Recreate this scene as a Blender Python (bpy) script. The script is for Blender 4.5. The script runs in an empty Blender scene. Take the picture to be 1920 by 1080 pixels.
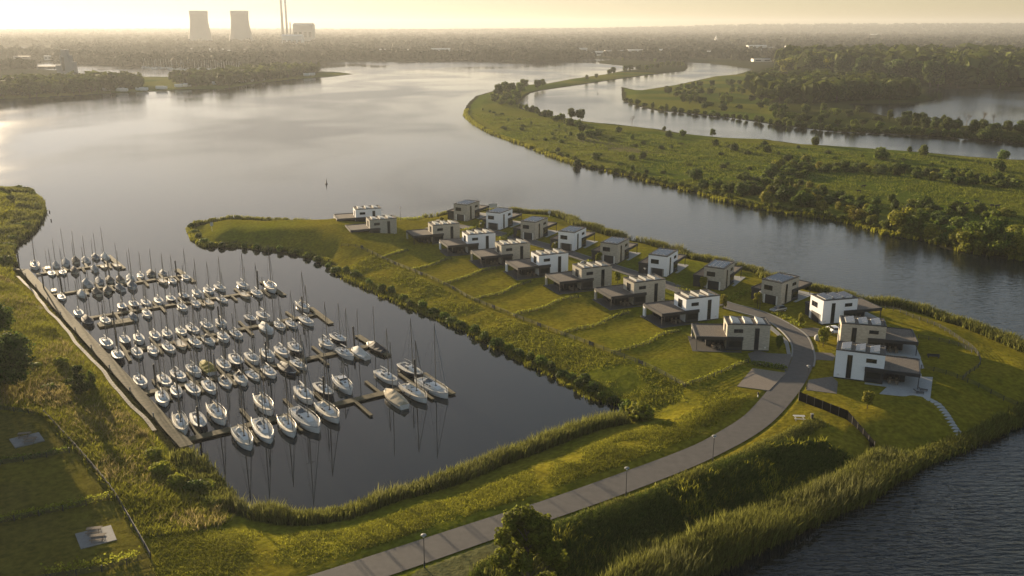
import bpy, math, random
import numpy as np
from mathutils import Vector, Matrix
R=math.radians
rng=np.random.default_rng(7); random.seed(7)
sc=bpy.context.scene; COL=sc.collection
# ------------------------------------------------------------------ camera
HC=72.3; PITCH=R(16.02); FPX=1710.0
cam=bpy.data.cameras.new('camera'); co=bpy.data.objects.new('camera',cam); COL.objects.link(co)
cam.lens=FPX/1920*36; cam.sensor_width=36; cam.clip_end=40000; cam.clip_start=1
co.location=(0,0,HC); co.rotation_euler=(R(90)-PITCH,0,0); sc.camera=co
# ------------------------------------------------------------------ sky and sun
SUN_AZ=R(-33.5); SUN_EL=R(8); SKY_K=.30; SKY_T=(.98,.965,1.0)          # azimuth measured from +Y towards +X
w=bpy.data.worlds.new('World'); sc.world=w; w.use_nodes=True
nt=w.node_tree; bg=nt.nodes['Background']
sky=nt.nodes.new('ShaderNodeTexSky'); sky.sky_type='NISHITA'; sky.sun_disc=False
sky.sun_elevation=SUN_EL; sky.sun_rotation=SUN_AZ; sky.air_density=1.0; sky.dust_density=1.2; sky.ozone_density=1.0; sky.altitude=50
def vmath(op,a,b):
    x=nt.nodes.new('ShaderNodeVectorMath'); x.operation=op
    for i,q in enumerate((a,b)):
        if isinstance(q,tuple): x.inputs[i].default_value=q
        else: nt.links.new(q,x.inputs[i])
    return x.outputs[0]
# soft shoulder on the very bright sky round the sun, then a warm evening grade
den=vmath('ADD',vmath('MULTIPLY',sky.outputs[0],(SKY_K,SKY_K,SKY_K)),(1,1,1))
nt.links.new(vmath('MULTIPLY',vmath('DIVIDE',sky.outputs[0],den),SKY_T),bg.inputs[0]); bg.inputs[1].default_value=.115
sd=bpy.data.lights.new('sun','SUN'); so=bpy.data.objects.new('sun',sd); COL.objects.link(so)
sd.energy=5.0; sd.angle=R(.6); sd.color=(1,.78,.50)
d=Vector((math.sin(SUN_AZ)*math.cos(SUN_EL),math.cos(SUN_AZ)*math.cos(SUN_EL),math.sin(SUN_EL)))
so.rotation_euler=d.to_track_quat('Z','Y').to_euler(); so.location=(-300,500,200)
sc.view_settings.view_transform='Standard'; sc.view_settings.look='None'; sc.view_settings.gamma=1
sc.view_settings.use_curve_mapping=False; sc.view_settings.exposure=1.577
sc.cycles.use_denoising=True; sc.cycles.volume_bounces=0; sc.cycles.max_bounces=6; sc.cycles.caustics_reflective=False
sc.cycles.sample_clamp_indirect=4
# ------------------------------------------------------------------ survey helpers
CP,SP=math.cos(PITCH),math.sin(PITCH)
def P(u,v,z=0.0):
    a=(u-960)/FPX; b=-(v-540)/FPX
    dx,dy,dz=a,CP+b*SP,-SP+b*CP
    t=(z-HC)/dz
    return (dx*t,dy*t,z)
def P2(u,v,z=0.0): return P(u,v,z)[:2]
def PL(l,z=0.0): return np.array([P2(p[0],p[1],p[2] if len(p)>2 else z) for p in l])
def inpoly(x,y,poly):
    c=np.zeros(x.shape,bool); n=len(poly)
    for i in range(n):
        x1,y1=poly[i]; x2,y2=poly[(i+1)%n]
        if y1==y2: continue
        k=((y1>y)!=(y2>y))&(x<(x2-x1)*(y-y1)/(y2-y1)+x1); c^=k
    return c
def dseg(x,y,poly,closed=True,best=None):
    n=len(poly); d2=np.full(x.shape,1e12) if best is None else best
    for i in range(n if closed else n-1):
        x1,y1=poly[i]; x2,y2=poly[(i+1)%n]; ex,ey=x2-x1,y2-y1; L=ex*ex+ey*ey+1e-9
        t=np.clip(((x-x1)*ex+(y-y1)*ey)/L,0,1); q=(x-x1-t*ex)**2+(y-y1-t*ey)**2
        np.minimum(d2,q,out=d2)
    return d2
def h2(ix,iy,s):
    n=(ix*374761393+iy*668265263+s*2147483647)&0xffffffff; n=((n^(n>>13))*1274126177)&0xffffffff
    return ((n^(n>>16))&0xffff)/65535.0
def vn(x,y,sc_,s=1):
    x=np.asarray(x)/sc_; y=np.asarray(y)/sc_; ix=np.floor(x).astype(np.int64); iy=np.floor(y).astype(np.int64)
    fx=x-ix; fy=y-iy; fx=fx*fx*(3-2*fx); fy=fy*fy*(3-2*fy)
    return (h2(ix,iy,s)*(1-fx)+h2(ix+1,iy,s)*fx)*(1-fy)+(h2(ix,iy+1,s)*(1-fx)+h2(ix+1,iy+1,s)*fx)*fy
def ss(a,b,x): t=np.clip((x-a)/(b-a),0,1); return t*t*(3-2*t)
GZ=2.5
# ------------------------------------------------------------------ shorelines
S_MAR=[(352,428),(362,452),(385,464),(430,461),(470,467),(510,470),(550,475),(596,488),(632,514),(665,532),(690,543),(720,557),(760,575),(800,592),(840,606),(870,622),(905,642),(950,664),(1000,691),(1045,710),(1075,730),(1105,747),(1142,757),(1192,776),(1158,788),(1110,797),(1060,814),(1000,838),(950,854),(900,874),(850,895),(800,911),(740,926),(690,944),(640,962),(600,968),(560,971),(520,966),(480,958),(440,946),(424,930),(412,905),(392,885),(372,858),(349,839),(296,779),(250,726),(203,672),(160,624),(120,580),(82,543),(58,518),(43,508),(26,499),(17,479),(26,459),(55,439),(72,416),(80,400),(77,379),(60,364),(40,356),(0,358),(-60,365),(-160,360)]
S_RIV=[(362,418,1),(395,413,1),(430,408,1),(470,409,1),(520,412,1),(560,414,1),(600,415,1),(640,412,1),(680,409,1),(750,407,1),(800,403,1),(850,398,1),(905,391,1),(961,391,1.5),(1003,394,1.5),(1045,397,1.5),(1070,405,1.5),(1095,419,1.5),(1120,424,1.5),(1146,432,1.5),(1176,441,1.5),(1225,450,1.5),(1255,458,1.5),(1281,465,1.5),(1299,475,1.5),(1351,486,1.5),(1370,487,1.5),(1435,503,1.5),(1449,514,1.5),(1528,533,1.5),(1559,539,1.5),(1609,557,1.5),(1656,559,1.5),(1711,568,1.5),(1746,577,1.5),(1799,595,1.5),(1850,611,1.5),(1885,626,1.5),(1920,642,1.5),(1990,672,1),(2060,712,1),(2060,750,1),(1990,770),(1920,792),(1884,810),(1837,832),(1766,860),(1718,880),(1671,907),(1638,932),(1600,950),(1570,962),(1500,993),(1440,1022),(1400,1042),(1340,1072),(1280,1100),(1180,1160)]
m1=PL(S_RIV); m1b=PL(S_MAR)
M1=np.vstack([m1,[(40,60),(-120,40),(-900,60),(-900,340)],m1b[::-1]])
MARP=np.vstack([m1b[:60],PL([(200,400),(345,420)])])
M2=PL([(872,206),(870,217),(887,233),(919,251),(950,262),(1000,280),(1040,297),(1075,308),(1110,316),(1160,326),(1210,339),(1260,352),(1310,364),(1350,377),(1400,388),(1450,398),(1500,405),(1550,411),(1600,422),(1650,440),(1700,448),(1750,458),(1800,472),(1850,480),(1920,490),(2300,560),(2500,330),(1920,300),(1879,298),(1810,293),(1741,286.5),(1672,281),(1569,274),(1500,270),(1432,261),(1353,258),(1278,250),(1231,242),(1153,233),(1106,229),(1062,222),(1012,212),(981,204),(975,195),(978,186),(994,175),(1012,170),(1075,161),(1122,154),(1169,147),(1231,139),(1284,133),(1290,126),(1284,118),(1240,117),(1200,114),(1150,112),(1119,115),(1125,119),(1160,122),(1190,126),(1200,129),(1162,134),(1137,139),(1075,147.5),(1022,157.5),(965,161),(931,169),(893,180),(878,193)])
M34=PL([(1165,163),(1167,189),(1187,196.5),(1231,207.5),(1260,210),(1308,215),(1377,222),(1466,236),(1569,247),(1672,252),(1776,258),(1861,265),(1920,271),(2400,320),(6500,300),(9000,90),(9000,53),(-7000,53),(-7000,121),(-500,121),(0,113),(70,114),(157,121),(262,126),(330,129.5),(440,131),(485,126),(510,117),(600,118),(650,115),(700,114),(840,114),(975,117),(1044,115),(1119,110),(1200,112),(1240,114),(1286,116.5),(1329,118.5),(1363,122.5),(1411,129.5),(1411,131),(1380,139.7),(1342,143),(1294,153.5),(1269,159),(1231,165),(1197,170)])
M5=PL([(-700,215),(-100,192),(0,187),(73,184),(164,178.6),(255,173),(328,169.5),(426,167),(474,158.6),(547,150),(620,144),(663,139),(638,135.6),(598,135),(590,129.5),(500,131),(420,137),(313,145),(273,145),(200,140),(157,138.5),(120,133),(73,130),(60,123),(0,120),(-600,125)])
PONDS=[PL([(1598,196),(1660,196),(1724,193.5),(1757,187),(1741,178),(1738,166.5),(1776,164.5),(1896,168),(1960,170),(1990,210),(1960,243),(1872,238),(1796,236),(1690,224),(1610,206)]),
       PL([(-20,89),(60,88),(115,90.5),(60,92.5),(-20,92)]),PL([(0,97),(80,96),(112,98),(60,99),(0,99)]),PL([(340,107.2),(430,106.6),(432,108.3),(350,108.6)]),PL([(480,103.5),(530,102.5),(560,104),(500,105.5)])]
LANDS=[M1,M2,M34,M5]
ROAD_L=PL([(480,1108),(579,1080),(687,1045),(806,1006),(949,960),(1014,941),(1165,887),(1300,837),(1350,809),(1394,782),(1424,750),(1439,732),(1474,696),(1486,672),(1488,652),(1482,637),(1466,619),(1443,602.6),(1414,592),(1386,585),(1356,577)],GZ)
ROAD_R=PL([(620,1115),(729,1080),(799,1056),(934,1008),(1041,972),(1161,930),(1300,876),(1350,852),(1409,821),(1454,788),(1492,744),(1516,708),(1528,676),(1524,655),(1515,631),(1494,615),(1455,594),(1423,582),(1400,576),(1382,572),(1358,565)],GZ)
def resamp(p,n):
    p=np.asarray(p,float); s=np.r_[0,np.cumsum(np.hypot(*np.diff(p,axis=0).T))]; t=np.linspace(0,s[-1],n)
    return np.c_[np.interp(t,s,p[:,0]),np.interp(t,s,p[:,1])]
def smooth(p,n,it=2):
    p=np.asarray(p,float)
    for _ in range(it):
        q=np.empty((2*len(p)-2,2)); q[0::2]=p[:-1]*.75+p[1:]*.25; q[1::2]=p[:-1]*.25+p[1:]*.75
        p=np.vstack([p[:1],q,p[-1:]])
    return resamp(p,n)
RL=smooth(ROAD_L,150); RR=smooth(ROAD_R,150)
LANE=smooth(PL([(1360,571),(1310,556),(1252,534),(1200,517),(1160,504),(1110,489),(1060,472),(1010,457),(960,444),(915,433),(870,425),(825,420.5)],GZ),80)
ROADC=(RL+RR)/2
# houses: x, y, heading, kind, white?    (block corner, survey fit)
HOUSES=[('F',47.9,192.5,-4.5,0),('F',42.3,211.8,20.3,1),('F',31.5,226.4,22,0),('F',19,240.5,22.5,0),('F',7.8,255.4,22.8,1),('F',-3.2,268.3,21.3,0),('F',-14.1,282.6,20.8,1),('F',-26.3,296.7,21.4,0),('F',-48.6,305.4,21.1,0),
 ('R',66.4,176,-22,1),('R',73.5,193.2,-14.9,0),('R',75.2,210.5,14.1,1),
 ('B',-16.7,332.6,62.3,0),('B',-4.2,317.3,62.3,1),('B',8,301.5,62.3,0),('B',20,285.6,62,1),('B',32.1,269.3,61.6,0),('B',44.6,254.1,61.3,1),('B',57.9,240.2,60.1,0),('B',69.5,226,46,0),
 ('F',-56.5,324,18,1)]
HL,HW,HH=9.4,5.7,6.2
HCEN=[]
for k,x,y,t,wh in HOUSES:
    c,s=math.cos(R(t)),math.sin(R(t)); lx=3.0 if k=='F' else 6.0
    HCEN.append((x+c*lx-s*3.5,y+s*lx+c*3.5))
CREST=PL([(860,1092),(930,1050),(1040,990),(1200,930),(1400,850),(1520,792),(1600,832)],2.5); SLP=np.vstack([CREST,PL([(1640,840),(1760,870),(1640,960),(1300,1140),(860,1160)])])
HCEN+=[P2(1415,712,GZ),P2(1440,712,GZ),P2(1545,722,GZ)]
MOUNDS=[(P2(590,432,3),2.2,15),(P2(470,437,2),.8,16),(P2(655,440,3),1.0,10),(P2(690,462,3),.9,9)]
def sdf(x,y):
    x=np.asarray(x,float); y=np.asarray(y,float)
    ins=np.zeros(x.shape,bool); d2=np.full(x.shape,1e12)
    for p in LANDS: ins|=inpoly(x,y,p); dseg(x,y,p,True,d2)
    for p in PONDS: ins&=~inpoly(x,y,p); dseg(x,y,p,True,d2)
    s=np.sqrt(d2); return np.where(ins,s,-s)
def hgt(x,y,full=False):
    x=np.asarray(x,float); y=np.asarray(y,float)
    s=sdf(x,y); dist=np.hypot(x,y)
    s2=s+(vn(x,y,7,3)-.5)*1.6+(vn(x,y,2.2,4)-.5)*.6
    near=inpoly(x,y,M1)
    top=np.where(near,GZ,1.7+ss(1500,3500,dist)*2.5)
    h=np.where(s2>0,.25*ss(0,1.2,s2)+(top-.25)*ss(1,np.where(near,15,18),s2),-1.8*ss(0,7,-s2))
    rough=(vn(x,y,18,5)-.5)*.55+(vn(x,y,6,6)-.5)*.16+(vn(x,y,1.6,8)-.5)*.07
    fl=np.ones(x.shape)
    dr=np.sqrt(dseg(x,y,ROADC,False)); dr=np.minimum(dr,np.sqrt(dseg(x,y,LANE,False)))
    fl*=ss(4.5,9,dr)
    for cx,cy in HCEN: fl*=ss(9,14,np.hypot(x-cx,y-cy))
    fl=np.where(near,fl,1)
    # flatten round the road and houses
    h=np.where(near&(s2>3),h*fl+(1-fl)*np.minimum(GZ,h+2.5*ss(3,8,s2)),h)
    h=h+rough*fl*ss(1,8,s2)
    for (mx,my),a,r in MOUNDS:
        h=h+a*np.exp(-((x-mx)**2+((y-my)*.8)**2)/(2*r*r))*ss(1,10,s2)
    if near.any():
        cr=np.vstack([CREST,CREST[-1:]+[[25,-30]]]); dc=np.sqrt(dseg(x,y,cr,False)); k=near&inpoly(x,y,SLP)
        h=np.where(k,np.maximum(h-ss(0,8,dc)*1.55*ss(0,6,s2),.22*ss(0,2,s2)),h)
    h=h+ss(7000,13000,dist)*(vn(x,y,3000,9)*50+ss(-.2,.5,x/np.maximum(y,1))*45)*(s2>0)
    h=h-.14*(1-ss(3.2,3.6,dr))*near
    if full: return h,s,near,dr,fl
    return h
def hz(x,y): return float(hgt(np.array([x]),np.array([y]))[0])
# ------------------------------------------------------------------ mesh + material helpers
def srgb(r,g,b): return tuple((c/12.92 if c<=.04045 else ((c+.055)/1.055)**2.4) for c in (r/255,g/255,b/255))
MATS={}
def mat(name,col,rough=.8,metal=0,spec=.3,noise=None,nscale=4,bump=0,bscale=30,trans=0,rand=0,island=0,attr=None,brick=False,coord='Object',stretch=(1,1,1),emit=None):
    if name in MATS: return MATS[name]
    m=bpy.data.materials.new(name); m.use_nodes=True; n=m.node_tree; L=n.links; b=n.nodes['Principled BSDF']; MATS[name]=m
    b.inputs['Roughness'].default_value=rough; b.inputs['Metallic'].default_value=metal; b.inputs['Specular IOR Level'].default_value=spec
    def N(t): return n.nodes.new(t)
    rgb=N('ShaderNodeRGB'); rgb.outputs[0].default_value=(*col,1); cur=rgb.outputs[0]
    tc=N('ShaderNodeTexCoord'); mp=N('ShaderNodeMapping'); mp.inputs['Scale'].default_value=stretch
    L.new(tc.outputs[coord],mp.inputs[0]); vec=mp.outputs[0]
    def mul(a,f):   # a colour, f value socket
        x=N('ShaderNodeMix'); x.data_type='RGBA'; x.blend_type='MULTIPLY'; x.inputs[0].default_value=1
        L.new(a,x.inputs[6]); L.new(f,x.inputs[7]); return x.outputs[2]
    def ramp(f,lo,hi):
        x=N('ShaderNodeMapRange'); L.new(f,x.inputs[0]); x.inputs[3].default_value=lo; x.inputs[4].default_value=hi; return x.outputs[0]
    if attr:
        a=N('ShaderNodeAttribute'); a.attribute_name=attr; cur=a.outputs['Color']
    if brick:
        bt=N('ShaderNodeTexBrick'); bt.inputs['Scale'].default_value=1; bt.inputs['Brick Width'].default_value=.55; bt.inputs['Row Height'].default_value=.16; bt.inputs['Mortar Size'].default_value=.012
        bt.inputs['Color1'].default_value=(*[c*1.16 for c in col],1); bt.inputs['Color2'].default_value=(*[c*.80 for c in col],1); bt.inputs['Mortar'].default_value=(*[c*.8 for c in col],1)
        sx=N('ShaderNodeSeparateXYZ'); L.new(tc.outputs['Object'],sx.inputs[0]); ad=N('ShaderNodeMath'); L.new(sx.outputs[0],ad.inputs[0]); L.new(sx.outputs[1],ad.inputs[1])
        cx=N('ShaderNodeCombineXYZ'); L.new(ad.outputs[0],cx.inputs[0]); L.new(sx.outputs[2],cx.inputs[1]); L.new(cx.outputs[0],bt.inputs['Vector']); cur=bt.outputs[0]
    if noise:
        t=N('ShaderNodeTexNoise'); t.inputs['Scale'].default_value=nscale; t.inputs['Detail'].default_value=5; L.new(vec,t.inputs['Vector'])
        r=N('ShaderNodeMapRange'); L.new(t.outputs[0],r.inputs[0]); r.inputs[1].default_value=.3; r.inputs[2].default_value=.7; r.inputs[3].default_value=1-noise; r.inputs[4].default_value=1+noise
        cur=mul(cur,r.outputs[0])
    if rand:
        oi=N('ShaderNodeObjectInfo'); cur=mul(cur,ramp(oi.outputs['Random'],1-rand,1+rand))
        hs=N('ShaderNodeHueSaturation'); mm=N('ShaderNodeMath'); mm.operation='MULTIPLY'; mm.inputs[1].default_value=7.31; fr=N('ShaderNodeMath'); fr.operation='FRACT'
        L.new(oi.outputs['Random'],mm.inputs[0]); L.new(mm.outputs[0],fr.inputs[0]); L.new(ramp(fr.outputs[0],.49,.52),hs.inputs['Hue']); L.new(cur,hs.inputs['Color']); cur=hs.outputs[0]
    if island:
        g=N('ShaderNodeNewGeometry'); cur=mul(cur,ramp(g.outputs['Random Per Island'],1-island,1+island))
    L.new(cur,b.inputs['Base Color'])
    if bump:
        t2=N('ShaderNodeTexNoise'); t2.inputs['Scale'].default_value=bscale; t2.inputs['Detail'].default_value=4; L.new(vec,t2.inputs['Vector'])
        bp=N('ShaderNodeBump'); bp.inputs['Strength'].default_value=1; bp.inputs['Distance'].default_value=bump; L.new(t2.outputs[0],bp.inputs['Height']); L.new(bp.outputs[0],b.inputs['Normal'])
    if trans:
        tr=N('ShaderNodeBsdfTranslucent'); mx=N('ShaderNodeMixShader'); mx.inputs[0].default_value=trans; L.new(cur,tr.inputs[0])
        L.new(b.outputs[0],mx.inputs[1]); L.new(tr.outputs[0],mx.inputs[2]); L.new(mx.outputs[0],n.nodes['Material Output'].inputs[0])
    if emit: b.inputs['Emission Color'].default_value=(*emit[:3],1); b.inputs['Emission Strength'].default_value=emit[3]
    return m
def mesh_np(name,v,f,m,smooth_=False,nv=4,attrs=None):
    me=bpy.data.meshes.new(name); v=np.asarray(v,np.float32); f=np.asarray(f,np.int32)
    me.vertices.add(len(v)); me.vertices.foreach_set('co',v.ravel()); k=f.shape[1]
    me.loops.add(f.size); me.loops.foreach_set('vertex_index',f.ravel())
    me.polygons.add(len(f)); me.polygons.foreach_set('loop_start',np.arange(0,f.size,k,dtype=np.int32)); me.polygons.foreach_set('loop_total',np.full(len(f),k,np.int32))
    me.polygons.foreach_set('use_smooth',np.full(len(f),smooth_,bool)); me.update(calc_edges=True)
    if attrs is not None:
        for an,c in attrs.items():
            a=me.color_attributes.new(an,'FLOAT_COLOR','POINT'); a.data.foreach_set('color',np.c_[c,np.ones(len(c))].astype(np.float32).ravel())
    me.materials.append(m); return me
def obj(name,me,parent=None,loc=None,rz=0):
    o=bpy.data.objects.new(name,me); COL.objects.link(o); o.parent=parent
    if loc is not None: o.location=loc
    if rz: o.rotation_euler=(0,0,rz)
    return o
def tag(o,label=None,cat=None,group=None,kind=None):
    if label: o['label']=label
    if cat: o['category']=cat
    if group: o['group']=group
    if kind: o['kind']=kind
    return o
def thing(name,label,cat,loc=(0,0,0),rz=0,group=None):
    o=bpy.data.objects.new(name,None); COL.objects.link(o); o.location=loc; o.rotation_euler=(0,0,rz); o.empty_display_size=.3
    return tag(o,label,cat,group)
def kids(o): return [c for c in o.children]
def dup(o,parent=None):
    c=o.copy(); COL.objects.link(c); c.parent=parent
    for ch in kids(o): dup(ch,c)
    return c
class MB:
    def __init__(s): s.v=[]; s.f=[]
    def add(s,vs,fs):
        b=len(s.v); s.v+=[tuple(map(float,p)) for p in vs]; s.f+=[tuple(b+i for i in q) for q in fs]; return s
    def box(s,x0,x1,y0,y1,z0,z1):
        return s.add([(x0,y0,z0),(x1,y0,z0),(x1,y1,z0),(x0,y1,z0),(x0,y0,z1),(x1,y0,z1),(x1,y1,z1),(x0,y1,z1)],[(0,3,2,1),(4,5,6,7),(0,1,5,4),(1,2,6,5),(2,3,7,6),(3,0,4,7)])
    def quad(s,*p): return s.add(p,[tuple(range(len(p)))])
    def ring(s,rings,cap=True,closed=True):
        b=len(s.v); n=len(rings[0])
        for r in rings: s.v+=[tuple(map(float,p)) for p in r]
        for i in range(len(rings)-1):
            for j in range(n if closed else n-1):
                k=(j+1)%n; s.f.append((b+i*n+j,b+i*n+k,b+(i+1)*n+k,b+(i+1)*n+j))
        if cap and closed: s.f.append(tuple(b+j for j in range(n))[::-1]); s.f.append(tuple(b+(len(rings)-1)*n+j for j in range(n)))
        return s
    def tube(s,pts,r,n=6):
        rs=r if isinstance(r,(list,tuple)) else [r]*len(pts); pts=[Vector(p) for p in pts]; out=[]
        for i,p in enumerate(pts):
            t=(pts[min(i+1,len(pts)-1)]-pts[max(i-1,0)]).normalized(); a=Vector((0,0,1)) if abs(t.z)<.9 else Vector((1,0,0))
            e1=t.cross(a).normalized(); e2=t.cross(e1); out.append([p+(e1*math.cos(2*math.pi*k/n)+e2*math.sin(2*math.pi*k/n))*rs[i] for k in range(n)])
        return s.ring(out)
    def lathe(s,prof,n=16,cx=0,cy=0):
        return s.ring([[(cx+r*math.cos(2*math.pi*k/n),cy+r*math.sin(2*math.pi*k/n),z) for k in range(n)] for r,z in prof])
    def build(s,name,m,parent=None,smooth_=False,loc=None,rz=0):
        me=bpy.data.meshes.new(name); me.from_pydata(s.v,[],s.f); me.materials.append(m)
        if smooth_: me.polygons.foreach_set('use_smooth',[True]*len(me.polygons))
        me.update(); return obj(name,me,parent,loc,rz)
def onum(n):
    base=['zeroth','first','second','third','fourth','fifth','sixth','seventh','eighth','ninth','tenth','eleventh','twelfth']
    if n<13: return base[n]
    suf='th' if 10<=n%100<=20 else {1:'st',2:'nd',3:'rd'}.get(n%10,'th'); return f'{n}{suf}'
# ------------------------------------------------------------------ materials
g_mat=mat('terrain_grass',(1,1,1),rough=1,spec=0,attr='Col',noise=.34,nscale=1.1,bump=.12,bscale=2.6,coord='Object')
asphalt=mat('asphalt_grey',(.098,.090,.083),rough=.85,noise=.12,nscale=.8,bump=.01,bscale=20)
kerbm=mat('kerb_concrete',(.22,.215,.20),noise=.1)
paver=mat('paver_brick',(.13,.115,.10),noise=.2,nscale=3)
conc=mat('concrete_pale',(.34,.34,.33),noise=.1,nscale=1.5)
whitew=mat('white_stucco',(.82,.82,.83),rough=.9,noise=.03,nscale=2)
brickw=mat('beige_brick',(.43,.39,.32),rough=.9,brick=True)
darkc=mat('anthracite_cladding',(.035,.036,.04),rough=.6)
glass=mat('window_glass',(.02,.024,.03),rough=.08,spec=.6)
gravelr=mat('roof_gravel',(.135,.115,.095),rough=.95,noise=.5,nscale=5,bump=.03,bscale=12)
pvtop=mat('solar_glass',(.05,.055,.07),rough=.12,spec=1.0)
whitem=mat('white_metal',(.65,.64,.60),rough=.4)
woodw=mat('weathered_wood',(.17,.135,.10),rough=.9,noise=.3,nscale=3,stretch=(1,6,1))
deckm=mat('jetty_planks',(.105,.088,.048),rough=.9,noise=.3,nscale=1.2,bump=.01,bscale=9)
steel=mat('pile_steel',(.06,.055,.05),rough=.7,noise=.2)
hullw=mat('gelcoat_white',(.62,.61,.58),rough=.28,spec=.5,noise=.05,nscale=2)
hulld=mat('gelcoat_dark_blue',(.03,.035,.05),rough=.25,spec=.5)
hullc=mat('gelcoat_cream',(.52,.47,.37),rough=.3,spec=.5)
teak=mat('deck_teak',(.17,.125,.08),rough=.8,noise=.2,nscale=6)
deckw=mat('boat_deck',(.40,.39,.35),rough=.6,noise=.06,nscale=5)
alu=mat('mast_aluminium',(.24,.215,.18),rough=.45,metal=.3)
tarpg=mat('tarp_grey',(.30,.31,.31),rough=.85,noise=.15,nscale=2)
tarpb=mat('tarp_bluegrey',(.15,.17,.19),rough=.85,noise=.15,nscale=2)
tarpd=mat('tarp_brown',(.11,.10,.085),rough=.85,noise=.2,nscale=2)
tarpo=mat('tarp_olive',(.22,.19,.03),rough=.85,noise=.15,nscale=2)
tarpk=mat('tarp_black',(.035,.038,.045),rough=.7,noise=.15,nscale=2)
tarpw=mat('tarp_white',(.55,.54,.50),rough=.8,noise=.08,nscale=2)
sailc=mat('sail_cover_beige',(.42,.36,.26),rough=.9)
leafm=mat('foliage',(.120,.150,.020),rough=.75,spec=.2,trans=.45,rand=.3,island=.45)
leafd=mat('foliage_dark',(.075,.098,.018),rough=.75,spec=.2,trans=.4,rand=.3,island=.45)
leafy=mat('foliage_yellow',(.20,.19,.022),rough=.75,spec=.2,trans=.4,rand=.15,island=.4)
reedm=mat('reeds',(.145,.150,.034),rough=.8,spec=.05,trans=.5,island=.5)
strawm=mat('dry_grass',(.27,.22,.09),rough=.85,spec=.05,trans=.45,island=.45)
grassm=mat('grass_blades',(.20,.20,.024),rough=.8,spec=.05,trans=.5,island=.45)
barkm=mat('bark',(.09,.07,.05),rough=.95,noise=.3)
barem=mat('bare_twigs',(.15,.12,.09),rough=.95)
cowm=mat('cow_hide',(.02,.018,.015),rough=.8)
# ------------------------------------------------------------------ water and terrain
def water_mat():
    m=bpy.data.materials.new('water'); m.use_nodes=True; n=m.node_tree; L=n.links; b=n.nodes['Principled BSDF']
    def N(t): return n.nodes.new(t)
    b.inputs['Base Color'].default_value=(.008,.012,.014,1); b.inputs['IOR'].default_value=1.36; b.inputs['Specular IOR Level'].default_value=.5
    at=N('ShaderNodeAttribute'); at.attribute_name='Col'; sp=N('ShaderNodeSeparateColor'); L.new(at.outputs['Color'],sp.inputs[0])
    geo=N('ShaderNodeNewGeometry')
    big=N('ShaderNodeTexNoise'); big.inputs['Scale'].default_value=1; big.inputs['Detail'].default_value=3; mp=N('ShaderNodeMapping'); mp.inputs['Scale'].default_value=(.006,.0035,1); mp.inputs['Rotation'].default_value=(0,0,R(20))
    dist=N('ShaderNodeTexNoise'); dist.inputs['Scale'].default_value=.004; L.new(geo.outputs['Position'],dist.inputs['Vector'])
    vm=N('ShaderNodeVectorMath'); vm.operation='MULTIPLY_ADD'; vm.inputs[1].default_value=(220,220,0); L.new(dist.outputs['Color'],vm.inputs[0]); L.new(geo.outputs['Position'],vm.inputs[2])
    L.new(vm.outputs[0],mp.inputs[0]); L.new(mp.outputs[0],big.inputs['Vector'])
    mr=N('ShaderNodeMapRange'); L.new(big.outputs[0],mr.inputs[0]); mr.inputs[1].default_value=.40; mr.inputs[2].default_value=.60; mr.inputs[3].default_value=.12; mr.inputs[4].default_value=1
    k=N('ShaderNodeMath'); k.operation='MULTIPLY'; L.new(mr.outputs[0],k.inputs[0]); L.new(sp.outputs[0],k.inputs[1])   # ripple amount
    rg=N('ShaderNodeMapRange'); L.new(k.outputs[0],rg.inputs[0]); rg.inputs[3].default_value=.03; rg.inputs[4].default_value=.23; L.new(rg.outputs[0],b.inputs['Roughness'])
    w1=N('ShaderNodeTexNoise'); w1.inputs['Scale'].default_value=1; w1.inputs['Detail'].default_value=3; m2=N('ShaderNodeMapping'); m2.inputs['Scale'].default_value=(.34,1.15,1); m2.inputs['Rotation'].default_value=(0,0,R(-14)); L.new(geo.outputs['Position'],m2.inputs[0]); L.new(m2.outputs[0],w1.inputs['Vector'])
    amp=N('ShaderNodeMath'); amp.operation='MULTIPLY'; L.new(sp.outputs[1],amp.inputs[0]); k2=N('ShaderNodeMapRange'); L.new(mr.outputs[0],k2.inputs[0]); k2.inputs[3].default_value=.35; k2.inputs[4].default_value=1.5; L.new(k2.outputs[0],amp.inputs[1])
    ml=N('ShaderNodeMath'); ml.operation='MULTIPLY'; L.new(w1.outputs[0],ml.inputs[0]); L.new(amp.outputs[0],ml.inputs[1])
    bp=N('ShaderNodeBump'); bp.inputs['Strength'].default_value=1; bp.inputs['Distance'].default_value=1; L.new(ml.outputs[0],bp.inputs['Height']); L.new(bp.outputs[0],b.inputs['Normal'])
    return m
def polar(angs,rads):
    A,Rr=np.meshgrid(np.asarray(angs),np.asarray(rads)); x=Rr*np.sin(A); y=Rr*np.cos(A); na=len(angs); nr=len(rads)
    i=np.arange(nr-1)[:,None]*na+np.arange(na-1)[None,:]; f=np.stack([i,i+1,i+na+1,i+na],-1).reshape(-1,4)
    return x.ravel(),y.ravel(),f
def grid_angles(fine): 
    a=list(np.arange(-180,-34,3.0))+list(np.arange(-34,34,fine))+list(np.arange(34,180.1,3.0)); return np.radians(a)
wx,wy,wf=polar(grid_angles(.35),np.r_[5,np.geomspace(40,16000,420)])
s_=sdf(wx,wy); mar=inpoly(wx,wy,MARP)
md=np.where(mar,0,ss(0,45,np.sqrt(dseg(wx,wy,MARP)))); md=np.where(mar,0,md); ripple=ss(0,25,-s_)*md; bay=(wx<45)&(wy<330)
calm=.006+.0*wx
amp=np.where(mar|((s_>-3)&bay),.0045,.0045+md*(.10+.24*ss(260,60,np.hypot(wx-110,wy-110))))*np.clip(350/np.maximum(np.hypot(wx,wy),1),.0,1)**.7
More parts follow.
